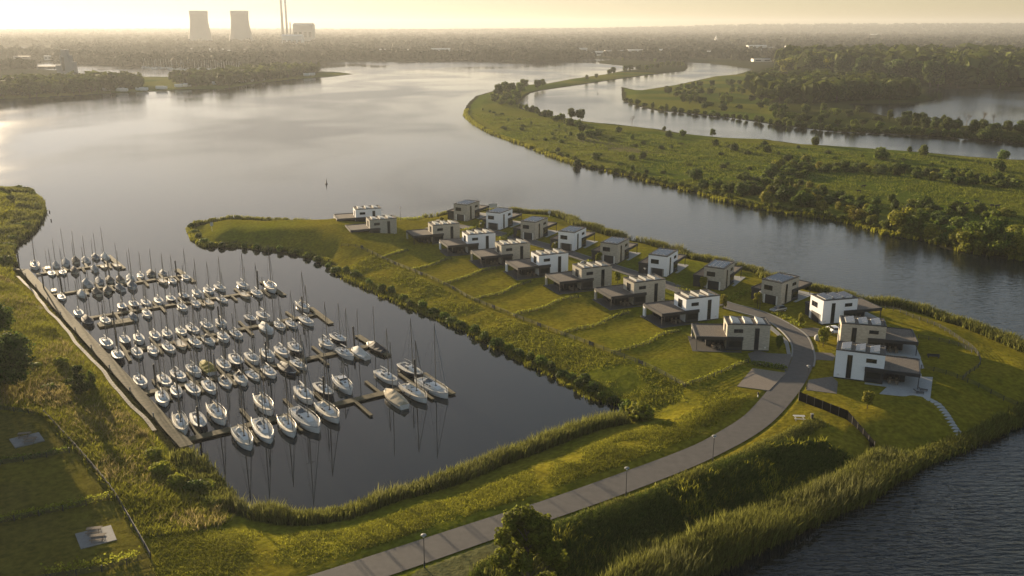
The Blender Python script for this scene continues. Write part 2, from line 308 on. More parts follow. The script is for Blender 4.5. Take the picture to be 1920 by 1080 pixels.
wo=obj('water',mesh_np('water',np.c_[wx,wy,np.zeros_like(wx)],wf,water_mat(),True,attrs={'Col':np.c_[ripple,amp,0*amp]})); tag(wo,kind='structure')
tx,ty,tf=polar(grid_angles(.115),np.r_[20,40,50,np.geomspace(60,14500,960)])
th,ts,tn,tdr,tfl=hgt(tx,ty,True)
col=np.zeros((len(tx),3)); dist=np.hypot(tx,ty)
def setc(mask,c,f=1.0):
    mk=(mask*f)[:,None]; col[:]=col*(1-mk)+np.array(c)*mk
n1=vn(tx,ty,9,11); n2=vn(tx,ty,2.5,12); n3=vn(tx,ty,45,13); n4=vn(tx,ty,260,14)
setc(np.ones(len(tx)),(.11,.115,.016))
setc(~tn,(.135,.135,.022)); setc(~tn,(.080,.105,.016),ss(.35,.75,n3))
far=(dist>1500)&~tn; setc(far,(.040,.044,.018)); setc(far,(.085,.080,.035),ss(.62,.72,n4)*ss(1500,2200,dist)); 
m1i=tn
setc(m1i,(.165,.142,.015)); setc(m1i,(.125,.132,.014),ss(.4,.8,n3)); setc(m1i,(.185,.150,.018),ss(.5,.9,n1)*.6); setc(m1i,(.085,.095,.013),ss(.6,.95,n2)*.5)
def zone(px,c,f=1.0,z=GZ): 
    m=inpoly(tx,ty,PL(px,z)); setc(m,c,f); return m
FIELD=[(-200,760),(84,778),(150,850),(212,921),(283,1047),(300,1090),(-200,1130)]
zf=zone(FIELD,(.105,.090,.020)); setc(zf,(.135,.120,.016),ss(.4,.8,n1)*.5)
WILD=[(-200,520),(12,520),(50,545),(112,622),(190,706),(240,765),(278,806),(330,872),(400,922),(430,960),(350,1000),(270,1010),(212,921),(84,778),(-200,740)]
zw=zone(WILD,(.10,.11,.018)); setc(zw,(.12,.10,.035),ss(.5,.8,n1)*.8)
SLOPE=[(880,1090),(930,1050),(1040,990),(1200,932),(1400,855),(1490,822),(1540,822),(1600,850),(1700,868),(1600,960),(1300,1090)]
zs=zone(SLOPE,(.050,.065,.014))  # slope ground coloured darker to carry its shade
FOR=[(1440,120),(1600,110),(1990,120),(1990,275),(1861,262),(1672,250),(1500,236),(1440,200),(1390,160)]
zone(FOR,(.030,.034,.012),.75,1)
setc(m1i&(ts<3),(.035,.036,.014)); setc((~m1i)&(ts<4)&(ts>0),(.040,.040,.016)); setc(ts<=.3,(.030,.028,.018))
# worn soil and gravel by the road, sandy patch on the far meadow
for px in ([(1015,985),(1041,975),(1150,940),(1165,950),(1100,975),(1030,1000)],[(780,1070),(935,1010),(940,1040),(880,1090),(760,1095)]): zone(px,(.11,.10,.075),.55)
zone([(1085,250),(1180,275),(1300,295),(1260,290),(1150,285),(1080,262)],(.125,.105,.06),.7,1.7)
zone([(0,562),(75,566),(78,571),(0,566)],(.30,.27,.20),.8,2)
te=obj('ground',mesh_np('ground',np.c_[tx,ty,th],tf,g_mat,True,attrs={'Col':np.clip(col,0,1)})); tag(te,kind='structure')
# ------------------------------------------------------------------ roads, kerbs, pavings
def ribbon(name,A,B,z,m,kind='structure'):
    n=len(A); v=[(a[0],a[1],z) for a in A]+[(b[0],b[1],z) for b in B]
    o=obj(name,mesh_np(name,v,[(i,i+1,n+i+1,n+i) for i in range(n-1)],m)); tag(o,kind=kind); return o
def offset(C,dw):
    C=np.asarray(C); t=np.gradient(C,axis=0); t/=np.hypot(t[:,0],t[:,1])[:,None]+1e-9; return np.c_[C[:,0]-t[:,1]*dw,C[:,1]+t[:,0]*dw]
ribbon('road',RL,RR,GZ+.03,asphalt); ribbon('lane',offset(LANE,2.4),offset(LANE,-2.4),GZ+.02,asphalt)
def kerb(name,C,dw,wd=.35,h=.12):
    a=offset(C,dw); b=offset(C,dw+wd); n=len(C); z0,z1=GZ-.1,GZ+h
    v=[(p[0],p[1],z0) for p in a]+[(p[0],p[1],z1) for p in a]+[(p[0],p[1],z1) for p in b]+[(p[0],p[1],z0) for p in b]
    f=[(k*n+i,k*n+i+1,(k+1)*n+i+1,(k+1)*n+i) for k in range(3) for i in range(n-1)]
    tag(obj(name,mesh_np(name,v,f,kerbm)),kind='structure')
kerb('kerb',RL[114:],0.0); kerb('kerb',RR[104:],-.35); kerb('kerb',LANE,2.4,.2,.1); kerb('kerb',LANE,-2.6,.2,.1)
def pad(name,px,z,m,th_=.3,kind='structure',world=None):
    p=np.array(world) if world is not None else PL(px,z); n=len(p)
    v=[(x,y,z-th_) for x,y in p]+[(x,y,z) for x,y in p]; f=[tuple(range(n,2*n))]+[(i,(i+1)%n,n+(i+1)%n,n+i) for i in range(n)]
    me=bpy.data.meshes.new(name); me.from_pydata(v,[],f); me.materials.append(m); return tag(obj(name,me),kind=kind)
pad('parking_plot',[(1382,724),(1411,690),(1474,699),(1442,732)],GZ+.10,mat('plot_gravel',(.20,.165,.13),noise=.12,nscale=3))
pad('paved_yard',[(1419,657),(1440,662),(1487,664),(1475,694),(1412,683),(1402,663)],GZ+.045,paver)
pad('footpath',[(1441,606),(1460,622),(1478,640),(1483,664),(1476,664),(1472,644),(1455,626),(1437,612)],GZ+.06,kerbm)
pad('paved_yard',[(1516,712),(1560,706),(1571,716),(1569,738),(1512,731)],GZ+.045,paver)
pad('paved_yard',[(1527,660),(1560,662),(1566,668),(1562,676),(1527,674)],GZ+.045,paver)
pad('paved_yard',[(1500,616),(1525,614),(1560,620),(1545,632),(1515,630)],GZ+.045,paver)
pad('turning_circle',[(747,428),(752,421),(775,416),(806,412),(832,411),(838,419),(836,426),(820,430),(780,433)],GZ+.04,mat('turning_gravel',(.21,.19,.165),noise=.3,nscale=2))
pad('concrete_terrace',[(1649,738),(1662,726),(1722,716),(1724,706),(1749,707),(1744,749),(1700,744)],GZ+.08,conc)
pad('concrete_terrace',[(1700,672),(1705,660),(1722,661),(1733,690),(1722,692)],GZ+.08,conc)
# stepping stones to the water
sp=smooth(PL([(1741,749),(1762,757),(1789,786),(1819,813)],GZ),17)
for i,p in enumerate(sp):
    t=sp[min(i+1,16)]-sp[max(i-1,0)]; a=math.atan2(t[1],t[0]); b=MB().box(-.5,.5,-.75,.75,-.25,.06).build('stepping_stone',conc,None,loc=(p[0],p[1],max(hz(*p),.2)),rz=a)
    tag(b,f'pale concrete stepping slab, {onum(i+1)} from the terrace of the nearest white house','paving slab','stepping slabs leading down to the water')
# gravel strip beside the jetty
J0=np.array(P2(45,505,.9)); J1=np.array(P2(347,832,.9)); JD=(J1-J0)/np.hypot(*(J1-J0)); JN=np.array([-JD[1],JD[0]])
if JN[0]>0: JN=-JN   # landward (left)
gs=smooth([J0+JD*t+JN*(2.5+.25*math.sin(t*.17)+.15*math.sin(t*.41)) for t in np.linspace(6,np.hypot(*(J1-J0))-10,30)],80)
def drape(name,C,wd,m,dz=.06,kind='structure'):
    a=offset(C,wd/2+.0); b=offset(C,-wd/2); q=np.vstack([a,np.asarray(C),b]); z=np.maximum(hgt(q[:,0],q[:,1]),.12)+dz; n=len(C)
    tag(obj(name,mesh_np(name,np.c_[q,z],[(k*n+i,k*n+i+1,(k+1)*n+i+1,(k+1)*n+i) for k in range(2) for i in range(n-1)],m,True)),kind=kind)
drape('gravel_strip',gs,.8,mat('pale_gravel',(.15,.135,.10),noise=.6,nscale=2),.12)
#PART2
# ------------------------------------------------------------------ houses
def make_house(white,mir,three):
    """x runs from the entrance end to the veranda, y from the long front to the low rear wing"""
    sx=-1 if mir else 1; wm=whitew if white else brickw
    root=thing('house','x','house')
    class HB(MB):
        def box(s,x0,x1,y0,y1,z0,z1):
            if sx<0: x0,x1=-x1,-x0
            return MB.box(s,x0,x1,y0,y1,z0,z1)
    def B(name,m,par,*bs):
        h=HB()
        for b in bs: h.box(*b)
        return h.build(name,m,par)
    wall=B('wall',wm,root,(0,HL,0,HW,.25,HH-.12)); B('plinth',darkc,wall,(.03,HL-.03,.03,HW-.03,-.4,.25))
    # dark roof rim and gravel bed
    rf=B('roof',gravelr,root,(.3,HL-.3,.3,HW-.3,HH-.12,HH-.04))
    B('roof_rim',darkc,rf,(-.05,HL+.05,-.05,.3,HH-.12,HH+.08),(-.05,HL+.05,HW-.3,HW+.05,HH-.12,HH+.08),(-.05,.3,.302,HW-.302,HH-.121,HH+.078),(HL-.3,HL+.05,.302,HW-.302,HH-.121,HH+.078))
    # solar panels
    def panel(x0,x1,y0,y1,za,zb,alongx=True):
        m=MB(); xs=(x0*sx,x1*sx); 
        if alongx: c=[(xs[0],y0,za),(xs[1],y0,zb),(xs[1],y1,zb),(xs[0],y1,za)]
        else: c=[(xs[0],y0,za),(xs[1],y0,za),(xs[1],y1,zb),(xs[0],y1,zb)]
        p=MB().add(c,[(0,1,2,3)]).build('solar_panel',pvtop,rf)
        z0=HH-.04; lo=[(x,y,z0) for x,y,z in c]; e=.02; up=[(x,y,z-e) for x,y,z in c]
        cx=sum(q[0] for q in c)/4; cy=sum(q[1] for q in c)/4
        def gr(q,k,dz=0): return (cx+(q[0]-cx)*k,cy+(q[1]-cy)*k,q[2]+dz)
        k=1.04; lo=[gr(q,k) for q in lo]; up=[gr(q,k) for q in up]
        m.add(lo+up,[(4,5,6,7)]+[(i,(i+1)%4,4+(i+1)%4,4+i) for i in range(4)])
        return m
    fm=MB()
    if three:
        for i in range(3):
            x0=1.0+i*2.75; a=panel(x0,x0+1.75,.9,4.6,HH+.08,HH+.55); fm.add(a.v,a.f)
    else:
        for i in range(4):
            y0=.7+i*1.15; a=panel(1.3,7.6,y0,y0+.85,HH+.05,HH+.28,False); fm.add(a.v,a.f)
    fm.build('panel_frame',whitem,rf)
    # windows: frame proud, glass proud of the frame's recess
    def win(face,a0,a1,z0,z1,name='window',mull=0):
        f=.09
        def bx(p0,p1,q0,q1,d0,d1):
            if face=='front': return (p0,p1,-d1,-d0,q0,q1)
            if face=='end0': return (-d1,-d0,p0,p1,q0,q1)
            if face=='end1': return (HL+d0,HL+d1,p0,p1,q0,q1)
        bs=[bx(a0,a1,z0,z0+f,.002,.06),bx(a0,a1,z1-f,z1,.002,.06),bx(a0,a0+f,z0+f,z1-f,.002,.06),bx(a1-f,a1,z0+f,z1-f,.002,.06)]
        for k in range(mull):
            c=a0+(a1-a0)*(k+1)/(mull+1); bs.append(bx(c-.04,c+.04,z0+f,z1-f,.002,.055))
        w_=B(name,darkc,root,*bs); B('pane',glass,w_,bx(a0+f,a1-f,z0+f,z1-f,.002,.03)); return w_
    win('front',5.9,7.9,4.2,5.05,mull=1); win('front',2.3,3.3,.3,5.35,mull=0)
    win('end0',2.5,4.9,3.65,4.95,mull=1)
    win('end1',1.9,3.7,HH-2.85,HH-.8,'balcony_door',mull=1)
    gd=B('garage_door',darkc,root,(-.05,-.003,1.3,4.4,.05,2.4))
    for q in((.85,1.28),(4.42,4.85)): B('door_jamb',whitem if not white else kerbm,gd,(-.06,-.003,*q,.05,2.4))
    B('vent',whitem,root,(.7,1.0,-.14,-.003,.75,1.05))
    # low rear wing and veranda
    XE=16.2
    B('rear_wing',darkc,root,(.8,HL,HW+.003,8.9,0,2.62)); B('rear_wing_roof',gravelr,root,(.9,HL-.003,HW+.1,8.75,2.95,3.12))
    B('fascia',darkc,root,(5.8,XE,-.45,-.15,2.55,3.3),(XE-.3,XE,-.148,9.0,2.552,3.298),(.7,XE-.302,8.9,9.05,2.6,3.3),(.7,.9,HW+.003,8.898,2.62,3.298),(5.8,HL,-.148,-.004,2.551,3.25))
    B('veranda_roof',gravelr,root,(HL+.003,XE-.302,-.148,8.897,2.95,3.16)); B('veranda_ceiling',darkc,root,(HL+.003,XE-.303,-.147,8.8,2.7,2.94))
    gr=B('garden_room',darkc,root,(HL+.004,13.6,2.6,8.8,0,2.69)); B('wall_cladding',darkc,root,(5.85,HL,-.08,-.004,.1,2.54))
    bs=[]
    for k in range(4): bs.append((HL+.2+k*1.0,HL+1.1+k*1.0,2.57,2.598,.15,2.35))
    bs+=[(6.2,8.9,-.11,-.082,.9,2.2),(13.602,13.63,3.0,5.4,.1,2.3),(13.602,13.63,5.6,8.2,.1,2.3)]
    for q in bs: B('glazing',glass,gr,q)
    B('end_wall',wm,root,(XE-.42,XE-.05,8.1,9.2,-.2,2.85)); 
    for (px,py) in ((XE-.28,-.3),): B('post',darkc,root,(px,px+.16,py,py+.16,-.05,2.56))
    B('terrace',conc if not mir else mat('veranda_shade_paving',(.075,.07,.065),noise=.15),root,(HL-3.3,XE+.7,-1.3,-.5,-.5,.09),(HL+.02,XE+.7,-.498,9.0,-.5,.09))  # marina row paving darkened to carry the shade under the verandas
    return root
protos={}
def wcol(w): return 'white rendered' if w else 'beige brick'
desc={'F':'marina row','B':'river row','R':'right hand group'}
cnt={'F':9,'B':0,'R':0}; 
HOBJ=[]
for k,x,y,t,wh in HOUSES:
    key=(wh,k=='F',k!='B'); 
    if key not in protos: protos[key]=make_house(*key); o=protos[key]
    else: o=dup(protos[key])
    c,s=math.cos(R(t)),math.sin(R(t)); ox=x+(c*HL if k=='F' else 0); oy=y+(s*HL if k=='F' else 0)
    o.location=(ox,oy,GZ); o.rotation_euler=(0,0,R(t)); o['category']='house'
    HOBJ.append((k,o,wh))
    if (k,x)==('F',-56.5): o['label']='white rendered cubic house farthest left, behind the leftmost beige house'; o['group']='modern two storey houses on the peninsula'; continue
    if k=='F': n_=cnt['F']; cnt['F']-=1; o['label']=f'{wcol(wh)} cubic house, {onum(n_)} from the left in the row facing the marina'
    elif k=='B': cnt['B']+=1; o['label']=f'{wcol(wh)} cubic house with garage, {onum(cnt["B"])} from the left in the river side row'
    else: cnt['R']+=1; o['label']=['white cubic house with flat veranda, nearest of the three right of the road','beige brick cubic house between two white ones right of the road','white cubic house with sunlit end wall, farthest of three right of the road'][cnt['R']-1]
    o['group']='modern two storey houses on the peninsula'
# front row terraces carry outdoor furniture
def make_table():
    t=thing('patio_table','x','table'); MB().box(-1.1,1.1,-.5,.5,.70,.76).build('table_top',woodw,t)
    for a in(-1,1):
        for b in(-1,1): MB().box(a*.95-.05,a*.95+.05,b*.4-.05,b*.4+.05,0,.70).build('leg',woodw,t)
    return t
def make_chair():
    t=thing('patio_chair','x','chair'); MB().box(-.25,.25,-.25,.25,.42,.47).build('seat',woodw,t); MB().box(-.25,-.2,-.25,.25,.47,.95).build('backrest',woodw,t)
    for a in(-1,1):
        for b in(-1,1): MB().box(a*.2-.03,a*.2+.03,b*.2-.03,b*.2+.03,0,.42).build('leg',woodw,t)
    return t
tabp=make_table(); chp=make_chair(); used=[0,0]
def local(o,k,lx,ly): 
    a=o.rotation_euler[2]; sx=-1 if k=='F' else 1; lx*=sx
    return (o.location[0]+math.cos(a)*lx-math.sin(a)*ly,o.location[1]+math.sin(a)*lx+math.cos(a)*ly,GZ+.09)
for k,o,wh in HOBJ:
    if k=='B' or 'farthest left' in o['label']: continue
    hn=o['label'].split(',')[0] if False else o['label']
    where=(o['label'].split(', ')[1] if k=='F' else {'nearest':'nearest right hand house','between':'middle right hand house','farthest':'farthest right hand house'}[[q for q in('nearest','between','farthest') if q in o['label']][0]])
    where='house '+where.replace(' in the row facing the marina',' of the marina row') if k=='F' else where
    tb=tabp if not used[0] else dup(tabp); used[0]=1; tb.location=local(o,k,11.4,1.0); tb.rotation_euler=(0,0,o.rotation_euler[2]); tb['group']='dining tables under the verandas'
    tb['label']=f'weathered wooden table under the veranda, {where}'; tb['category']='table'
    for i,(dx,dy,ra) in enumerate([(-.6,-.8,90),(.6,-.8,90),(-.6,.8,-90),(.6,.8,-90)]):
        ch=chp if not used[1] else dup(chp); used[1]=1; ch.location=local(o,k,11.4+dx,1.0+dy); ch.rotation_euler=(0,0,o.rotation_euler[2]+R(ra))
        ch['label']=f'{["front left","front right","back left","back right"][i]} wooden chair at veranda table, {where}'; ch['group']=f'chairs at the table of the {where}'; ch['category']='chair'
# loungers, sofa and bench on the right hand lawn
def lounger(loc,rz,label):
    t=thing('sun_lounger',label,'sun lounger',loc,rz,'sun loungers on the pale terrace'); MB().box(-1,.4,-.33,.33,.28,.34).build('seat',darkc,t)
    MB().add([(.4,-.33,.3),(.4,.33,.3),(1,.33,.7),(1,-.33,.7),(.4,-.33,.36),(.4,.33,.36),(1,.33,.76),(1,-.33,.76)],[(0,1,2,3),(4,5,6,7),(0,1,5,4),(1,2,6,5),(2,3,7,6),(3,0,4,7)]).build('backrest',darkc,t)
    for a in(-.9,.3):
        for b in(-.3,.3): MB().box(a-.03,a+.03,b-.03,b+.03,0,.28).build('leg',darkc,t)
p=P(1722,737,GZ+.08); lounger(p,R(160),'black sun lounger on the pale terrace, the left of two'); p=P(1729,732,GZ+.08); lounger(p,R(150),'black sun lounger on the pale terrace, the right of two')
def bench(name,label,cat,uv,rz,L=2.2,m=darkc,z=GZ):
    x,y,_=P(uv[0],uv[1],z); t=thing(name,label,cat,(x,y,hz(x,y)),rz)
    MB().box(-L/2,L/2,-.25,.25,.40,.47).build('seat',m,t)
    for a in(-1,1): MB().box(a*L*.4-.06,a*L*.4+.06,-.2,.2,-.1,.40).build('leg',m,t)
    return t
b_=bench('garden_bench','long dark garden bench on the lawn right of the beige house','bench',(1750,671),R(-8),2.6)
MB().box(-1.3,1.3,.2,.27,.47,.85).build('backrest',darkc,b_)
def picnic(name,label,uv,rz,m,z=GZ,group=None):
    x,y,_=P(uv[0],uv[1],z); t=thing(name,label,'picnic table',(x,y,hz(x,y)+(.1 if group else 0)),rz,group)
    MB().box(-1,1,-.38,.38,.70,.76).build('table_top',m,t)
    for s in(-1,1): MB().box(-1,1,s*.75-.14,s*.75+.14,.42,.47).build('seat',m,t)
    for a in(-1,1):
        MB().tube([(a*.7,-.75,0),(a*.7,-.3,.7)],.05,4).tube([(a*.7,.75,0),(a*.7,.3,.7)],.05,4).tube([(a*.7,-.85,.42),(a*.7,.85,.42)],.04,4).build('leg',m,t)
    return t
picnic('picnic_bench','small white picnic bench on the grass below the slatted screen fence',(1498,787),R(-5),mat('bench_grey',(.42,.41,.39)))
# car
def car(label,loc,rz,m):
    t=thing('parked_car',label,'car',loc,rz)
    prof=[(-2.15,.35,.55),(-2.1,.35,.95),(-1.6,.3,1.0),(-.9,.3,.98),(.3,.3,.95),(.95,.3,.93),(1.8,.3,.82),(2.15,.35,.62)]
    b=MB(); b.ring([[(x,-.86,zb),(x,.86,zb),(x,.88,(zb+zt)/2),(x,.80,zt),(x,-.80,zt),(x,-.88,(zb+zt)/2)] for x,zb,zt in prof]); bo=b.build('body',m,t,True)
    c=MB(); c.ring([[(x,-w_,.9),(x,w_,.9),(x,w_*.82,z),(x,-w_*.82,z)] for x,w_,z in [(-2.0,.74,.96),(-1.45,.78,1.42),(-.2,.78,1.5),(.35,.78,1.42),(1.15,.74,.94)]]); c.build('window',glass,t)
    r=MB().ring([[(x,-.62,z),(x,.62,z),(x,.58,z+.04),(x,-.58,z+.04)] for x,z in [(-1.5,1.41),(-.2,1.5),(.35,1.41)]]); r.build('roof',m,t)
    for a in(-1.35,1.35):
        for s in(-1,1):
            w_=MB().ring([[(a+.33*math.cos(q),s*.87-.1,.33+.33*math.sin(q)) for q in np.linspace(0,6.28,13)[:-1]],[(a+.33*math.cos(q),s*.87+.1,.33+.33*math.sin(q)) for q in np.linspace(0,6.28,13)[:-1]]]).build('wheel',darkc,t)
            MB().ring([[(a+.2*math.cos(q),s*.985-.008,.33+.2*math.sin(q)) for q in np.linspace(0,6.28,9)[:-1]],[(a+.2*math.cos(q),s*.985+.008,.33+.2*math.sin(q)) for q in np.linspace(0,6.28,9)[:-1]]]).build('rim',whitem,w_)
    for s in(-1,1): MB().box(2.05,2.17,s*.6-.14,s*.6+.14,.6,.72).build('headlight',whitem,t)
    return t
silver=mat('car_silver',(.30,.30,.29),rough=.3,metal=.6)
x,y,_=P(1459,584,GZ); car('silver hatchback parked at the roadside before the last beige river row house',(x,y,GZ+.03),R(205),silver)
x,y,_=P(1562,622,GZ); car('white car parked behind the beige house right of the road',(x,y,GZ+.03),R(100),whitew)
# street lamps
def make_lamp():
    t=thing('street_lamp','x','street lamp')
    MB().lathe([(.11,-.3),(.10,.9),(.055,1.0),(.05,4.55)],8).build('pole',darkc,t)
    h=MB().lathe([(.06,4.55),(.14,4.62),(.12,4.82),(.1,4.84)],10).build('lamp_glass',whitem,t)
    MB().lathe([(.1,4.84),(.40,4.88),(.36,4.96),(.12,5.05),(.0,5.06)],14).build('lamp_cap',mat('lamp_grey',(.22,.22,.21),rough=.5),t); return t
lp=make_lamp(); first=True
for u,v,lab in [(796,1064,'nearest street lamp, on the road verge left of the big foreground tree'),(1173.5,931.5,'second nearest street lamp, on the verge right of the foreground tree'),(1336,868,'third street lamp along the road, below the inlet corner'),(1512.4,729,'street lamp at the road bend beside the slatted screen fence'),(1424.4,580,'street lamp before the last beige river row house'),(1208,535,'street lamp before the white sixth river row house'),(1040,483,'street lamp before the white fourth river row house'),(902,444,'street lamp before the white second river row house'),(751,414,'street lamp with pale head by the turning circle')]:
    o=lp if first else dup(lp); first=False; x,y,_=P(u,v,GZ); o.location=(x,y,hz(x,y)); o['label']=lab; o['category']='street lamp'; o['group']='street lamps along the peninsula road'
# bollard, marker post, boulders, signs
x,y,_=P(1521.6,790,GZ); t=thing('bollard','dark square service post standing beside the white picnic bench','post',(x,y,hz(x,y))); MB().box(-.2,.2,-.2,.2,-.2,1.3).build('post',darkc,t); MB().box(-.25,.25,-.25,.25,1.3,1.4).build('cap',kerbm,t)
x,y,_=P(1421,744,GZ); t=thing('marker_post','small black and white post beside the gravel plot','post',(x,y,hz(x,y))); MB().box(-.08,.08,-.08,.08,-.2,.5).build('post',whitem,t); MB().box(-.12,.12,-.12,.12,.5,1.0).build('head',darkc,t)
def boulder(uv,r,label):
    x,y,_=P(*uv,GZ); m=MB(); 
    prof=[(r*.8,-.1),(r*1.0,.3*r),(r*1.02,.9*r),(r*.85,1.5*r),(r*.45,1.85*r),(.02,1.95*r)]
    m.lathe(prof,10); m.v=[(a*(1+.12*math.sin(3*a+5*b+2*c)),b*(1+.1*math.cos(4*b+a)),c*(1+.05*math.sin(6*a))) for a,b,c in m.v]
    o=m.build('boulder',conc,None,True,(x,y,hz(x,y))); tag(o,label,'boulder')
boulder((1533,638),.75,'pale rounded boulder on the lawn beside the road bend'); boulder((1092,497.5),.7,'pale boulder behind the roof of the seventh marina row house'); boulder((885,437),.6,'pale boulder behind the third marina row house')
def sign(uv,z,wd,hg,zb,rz,label,name='sign'):
    x,y,_=P(*uv,z); t=thing(name,label,'sign',(x,y,hz(x,y)),rz); MB().box(-wd/2,wd/2,-.05,.05,zb,zb+hg).build('board',mat('sign_face',(.42,.43,.42),rough=.5),t)
    for a in(-.4,.4) if wd>1.2 else (0,): MB().box(a*wd-.05,a*wd+.05,.055,.15,-.3,zb+hg*.8).build('post',whitem,t)
sign((397.5,430),2.5,1.1,1.2,2.0,R(25),'small grey square sign on a pole near the peninsula tip')
sign((924,396),GZ,3.4,1.6,1.6,R(10),'large grey billboard on posts behind the river row houses','billboard')
sign((1030,402),GZ,1.1,1.1,1.4,R(10),'grey square river sign right of the billboard behind the houses')
# ------------------------------------------------------------------ fences and hedges
def leafcloud(pts,n_each,size,spread,hgt_,seed=0,flat=.4):
    """quads scattered round points: returns v,f"""
    g=np.random.default_rng(seed); pts=np.asarray(pts,float); N=len(pts)*n_each
    c=np.repeat(pts,n_each,0)+g.normal(0,1,(N,3))*np.array([spread,spread,0]); c[:,2]+=g.random(N)*hgt_
    a=g.random(N)*6.283; tl=g.normal(0,.6,N); s=size*(.6+.8*g.random(N))
    u=np.c_[np.cos(a),np.sin(a),g.normal(0,.3,N)]; v=np.c_[-np.sin(a)*np.sin(tl),np.cos(a)*np.sin(tl),np.cos(tl)]
    return quads(c,u*s[:,None]*.5,v*s[:,None]*.5)
def quads(c,u,v):
    V=np.stack([c-u-v*.6,c+u*.7-v,c+u+v*.5,c-u*.6+v],1).reshape(-1,3); F=np.arange(len(V)).reshape(-1,4); return V,F
hedgem=mat('hedge_leaves',(.22,.235,.03),rough=.8,spec=.05,trans=.5,island=.35)
def hedge(px,label,m=hedgem,wd=.45,hh=.7,z=GZ,n=22,size=.28,step=.7,cat='hedge',name='hedge'):
    C=PL(px,z); L=np.hypot(*np.diff(C,axis=0).T).sum(); C=smooth(C,max(int(L/step),6)); zz=hgt(C[:,0],C[:,1])
    V,F=leafcloud(np.c_[C,zz],n,size,wd,hh,seed=len(px)*31+int(L)); o=obj(name,mesh_np(name,V,F,m)); return tag(o,label,cat)
def fence(px,label,z=GZ,step=3.2,h=1.0,gates=(),mesh_=True,off=0,post=.055):
    C=PL(px,z); L=np.hypot(*np.diff(C,axis=0).T).sum(); n=max(int(L/step),2)+1; C=smooth(C,n)
    if off: C=offset(C,off)
    zz=hgt(C[:,0],C[:,1]); t=thing('fence',label,'fence',(C[0][0],C[0][1],float(zz[0]))); o0=np.array([C[0][0],C[0][1],zz[0]])
    for i in range(n): 
        q=np.array([C[i][0],C[i][1],zz[i]])-o0; MB().box(q[0]-post,q[0]+post,q[1]-post,q[1]+post,q[2]-.2,q[2]+h).build('post',darkc,t)
    w_=MB()
    for i in range(n-1):
        a=np.array([*C[i],zz[i]])-o0; b=np.array([*C[i+1],zz[i+1]])-o0
        for hh in (h*.97,h*.8,h*.62,h*.44,h*.25): w_.tube([a+[0,0,hh],b+[0,0,hh]],.03,3)
    w_.build('wire',darkc,t)
    for u,v in gates:
        x,y,_=P(u,v,z); k=int(np.argmin(np.hypot(C[:,0]-x,C[:,1]-y))); k=min(k,n-2); dd=C[k+1]-C[k]; a=math.atan2(dd[1],dd[0])
        for s in(-.62,.62):
            g=MB().box(-.06,.06,-.05,.05,-.2,1.1); g=g.build('gate_post',darkc,t,loc=(x+math.cos(a)*s-o0[0],y+math.sin(a)*s-o0[1],hz(x,y)-o0[2]),rz=a)
        MB().box(-.5,.5,-.02,.02,.12,.9).build('gate',mat('gate_mesh',(.10,.10,.08)),t,loc=(x-o0[0],y-o0[1],hz(x,y)-o0[2]),rz=a)
    return t
fence([(640,466),(679,472.4),(741,498),(790.4,516.5),(850,542.4),(889,563),(925,576),(961.6,593),(1011,611),(1047,626.7),(1109,651),(1147,666),(1201,685.6),(1244,706),(1284,727.7)],'long dark wire fence along the top of the marina bank',gates=[(679,472.4),(741,498),(790,516.5),(850,542.4),(925,576),(1011,611),(1108,650.5),(1201,685.6)])
CR=[[(718,488),(746,479),(765,474)],[(776,508.7),(806,502),(830,491),(846,487)],[(832,534.7),(873,524),(899,511),(915,507),(946,503)],[(889,562),(946,550),(967,536),(995,529.5)],[(963,591.7),(1024,580),(1047,565),(1085,559)],[(1052,628),(1107,614),(1124,611),(1143,597),(1179,588)],[(1147,666),(1189,655.5),(1225,643.5),(1240,630),(1273,623)],[(1284,727.7),(1345.5,703.7),(1381.6,687),(1403,680)]]
for i,c in enumerate(CR):
    fence(c,f'low wire fence curving down between marina row gardens, {onum(i+1)} from the left',step=2.4,h=.85)
    hedge([(a,b-3) for a,b in c],f'low yellow green hedge along garden fence, {onum(i+1)} from the left in the marina row',wd=.4,hh=.45,n=24,size=.24)
hedge([(1412,684),(1440,688),(1470,692)],'dark clipped hedge between the gravel plot and the paved yard',leafm,.4,.9,n=60)
fence([(1610,572),(1665,574),(1718,596),(1750,606),(1775,620),(1800,637),(1826,655),(1840,678),(1835,692),(1815,702),(1805,712)],'wire fence curving round the right hand lawn',step=2.2)
fence([(1722,634),(1765,640),(1800,648),(1822,660)],'wire fence between the upper right hand gardens',step=2.2); fence([(1727,692),(1775,702),(1830,724),(1880,738),(1920,748),(1990,765)],'wire fence between the lower right hand gardens',step=2.4)
fence([(83.5,778.5),(150,848),(212,921),(248,985),(283,1047)],'timber topped fence along the right edge of the lower left lawns',step=3,post=.05)
fence([(0,872),(60,862),(130,848)],'wire fence between the two picnic lawns at far left',step=3); fence([(-20,985),(60,968),(140,951),(205,936)],'wire fence with hedge between the picnic lawns',step=3); fence([(0,1098),(90,1090),(180,1075),(283,1047)],'wire fence closing the nearest picnic lawn',step=3)
fence([(0,770),(40,775),(83,778.5)],'short wire fence at the top of the picnic lawns',step=3)
hedge([(-20,979),(60,962),(140,946),(203,931)],'bright green hedge between the lower left picnic lawns',wd=.5,hh=.9,n=36); hedge([(-20,868),(60,856),(130,842)],'low hedge above the middle left lawn',leafm,.45,.7,n=26); hedge([(90,1075),(180,1062),(250,1045)],'loose bright hedge at the bottom of the nearest left lawn',wd=.6,hh=1.0,n=26)
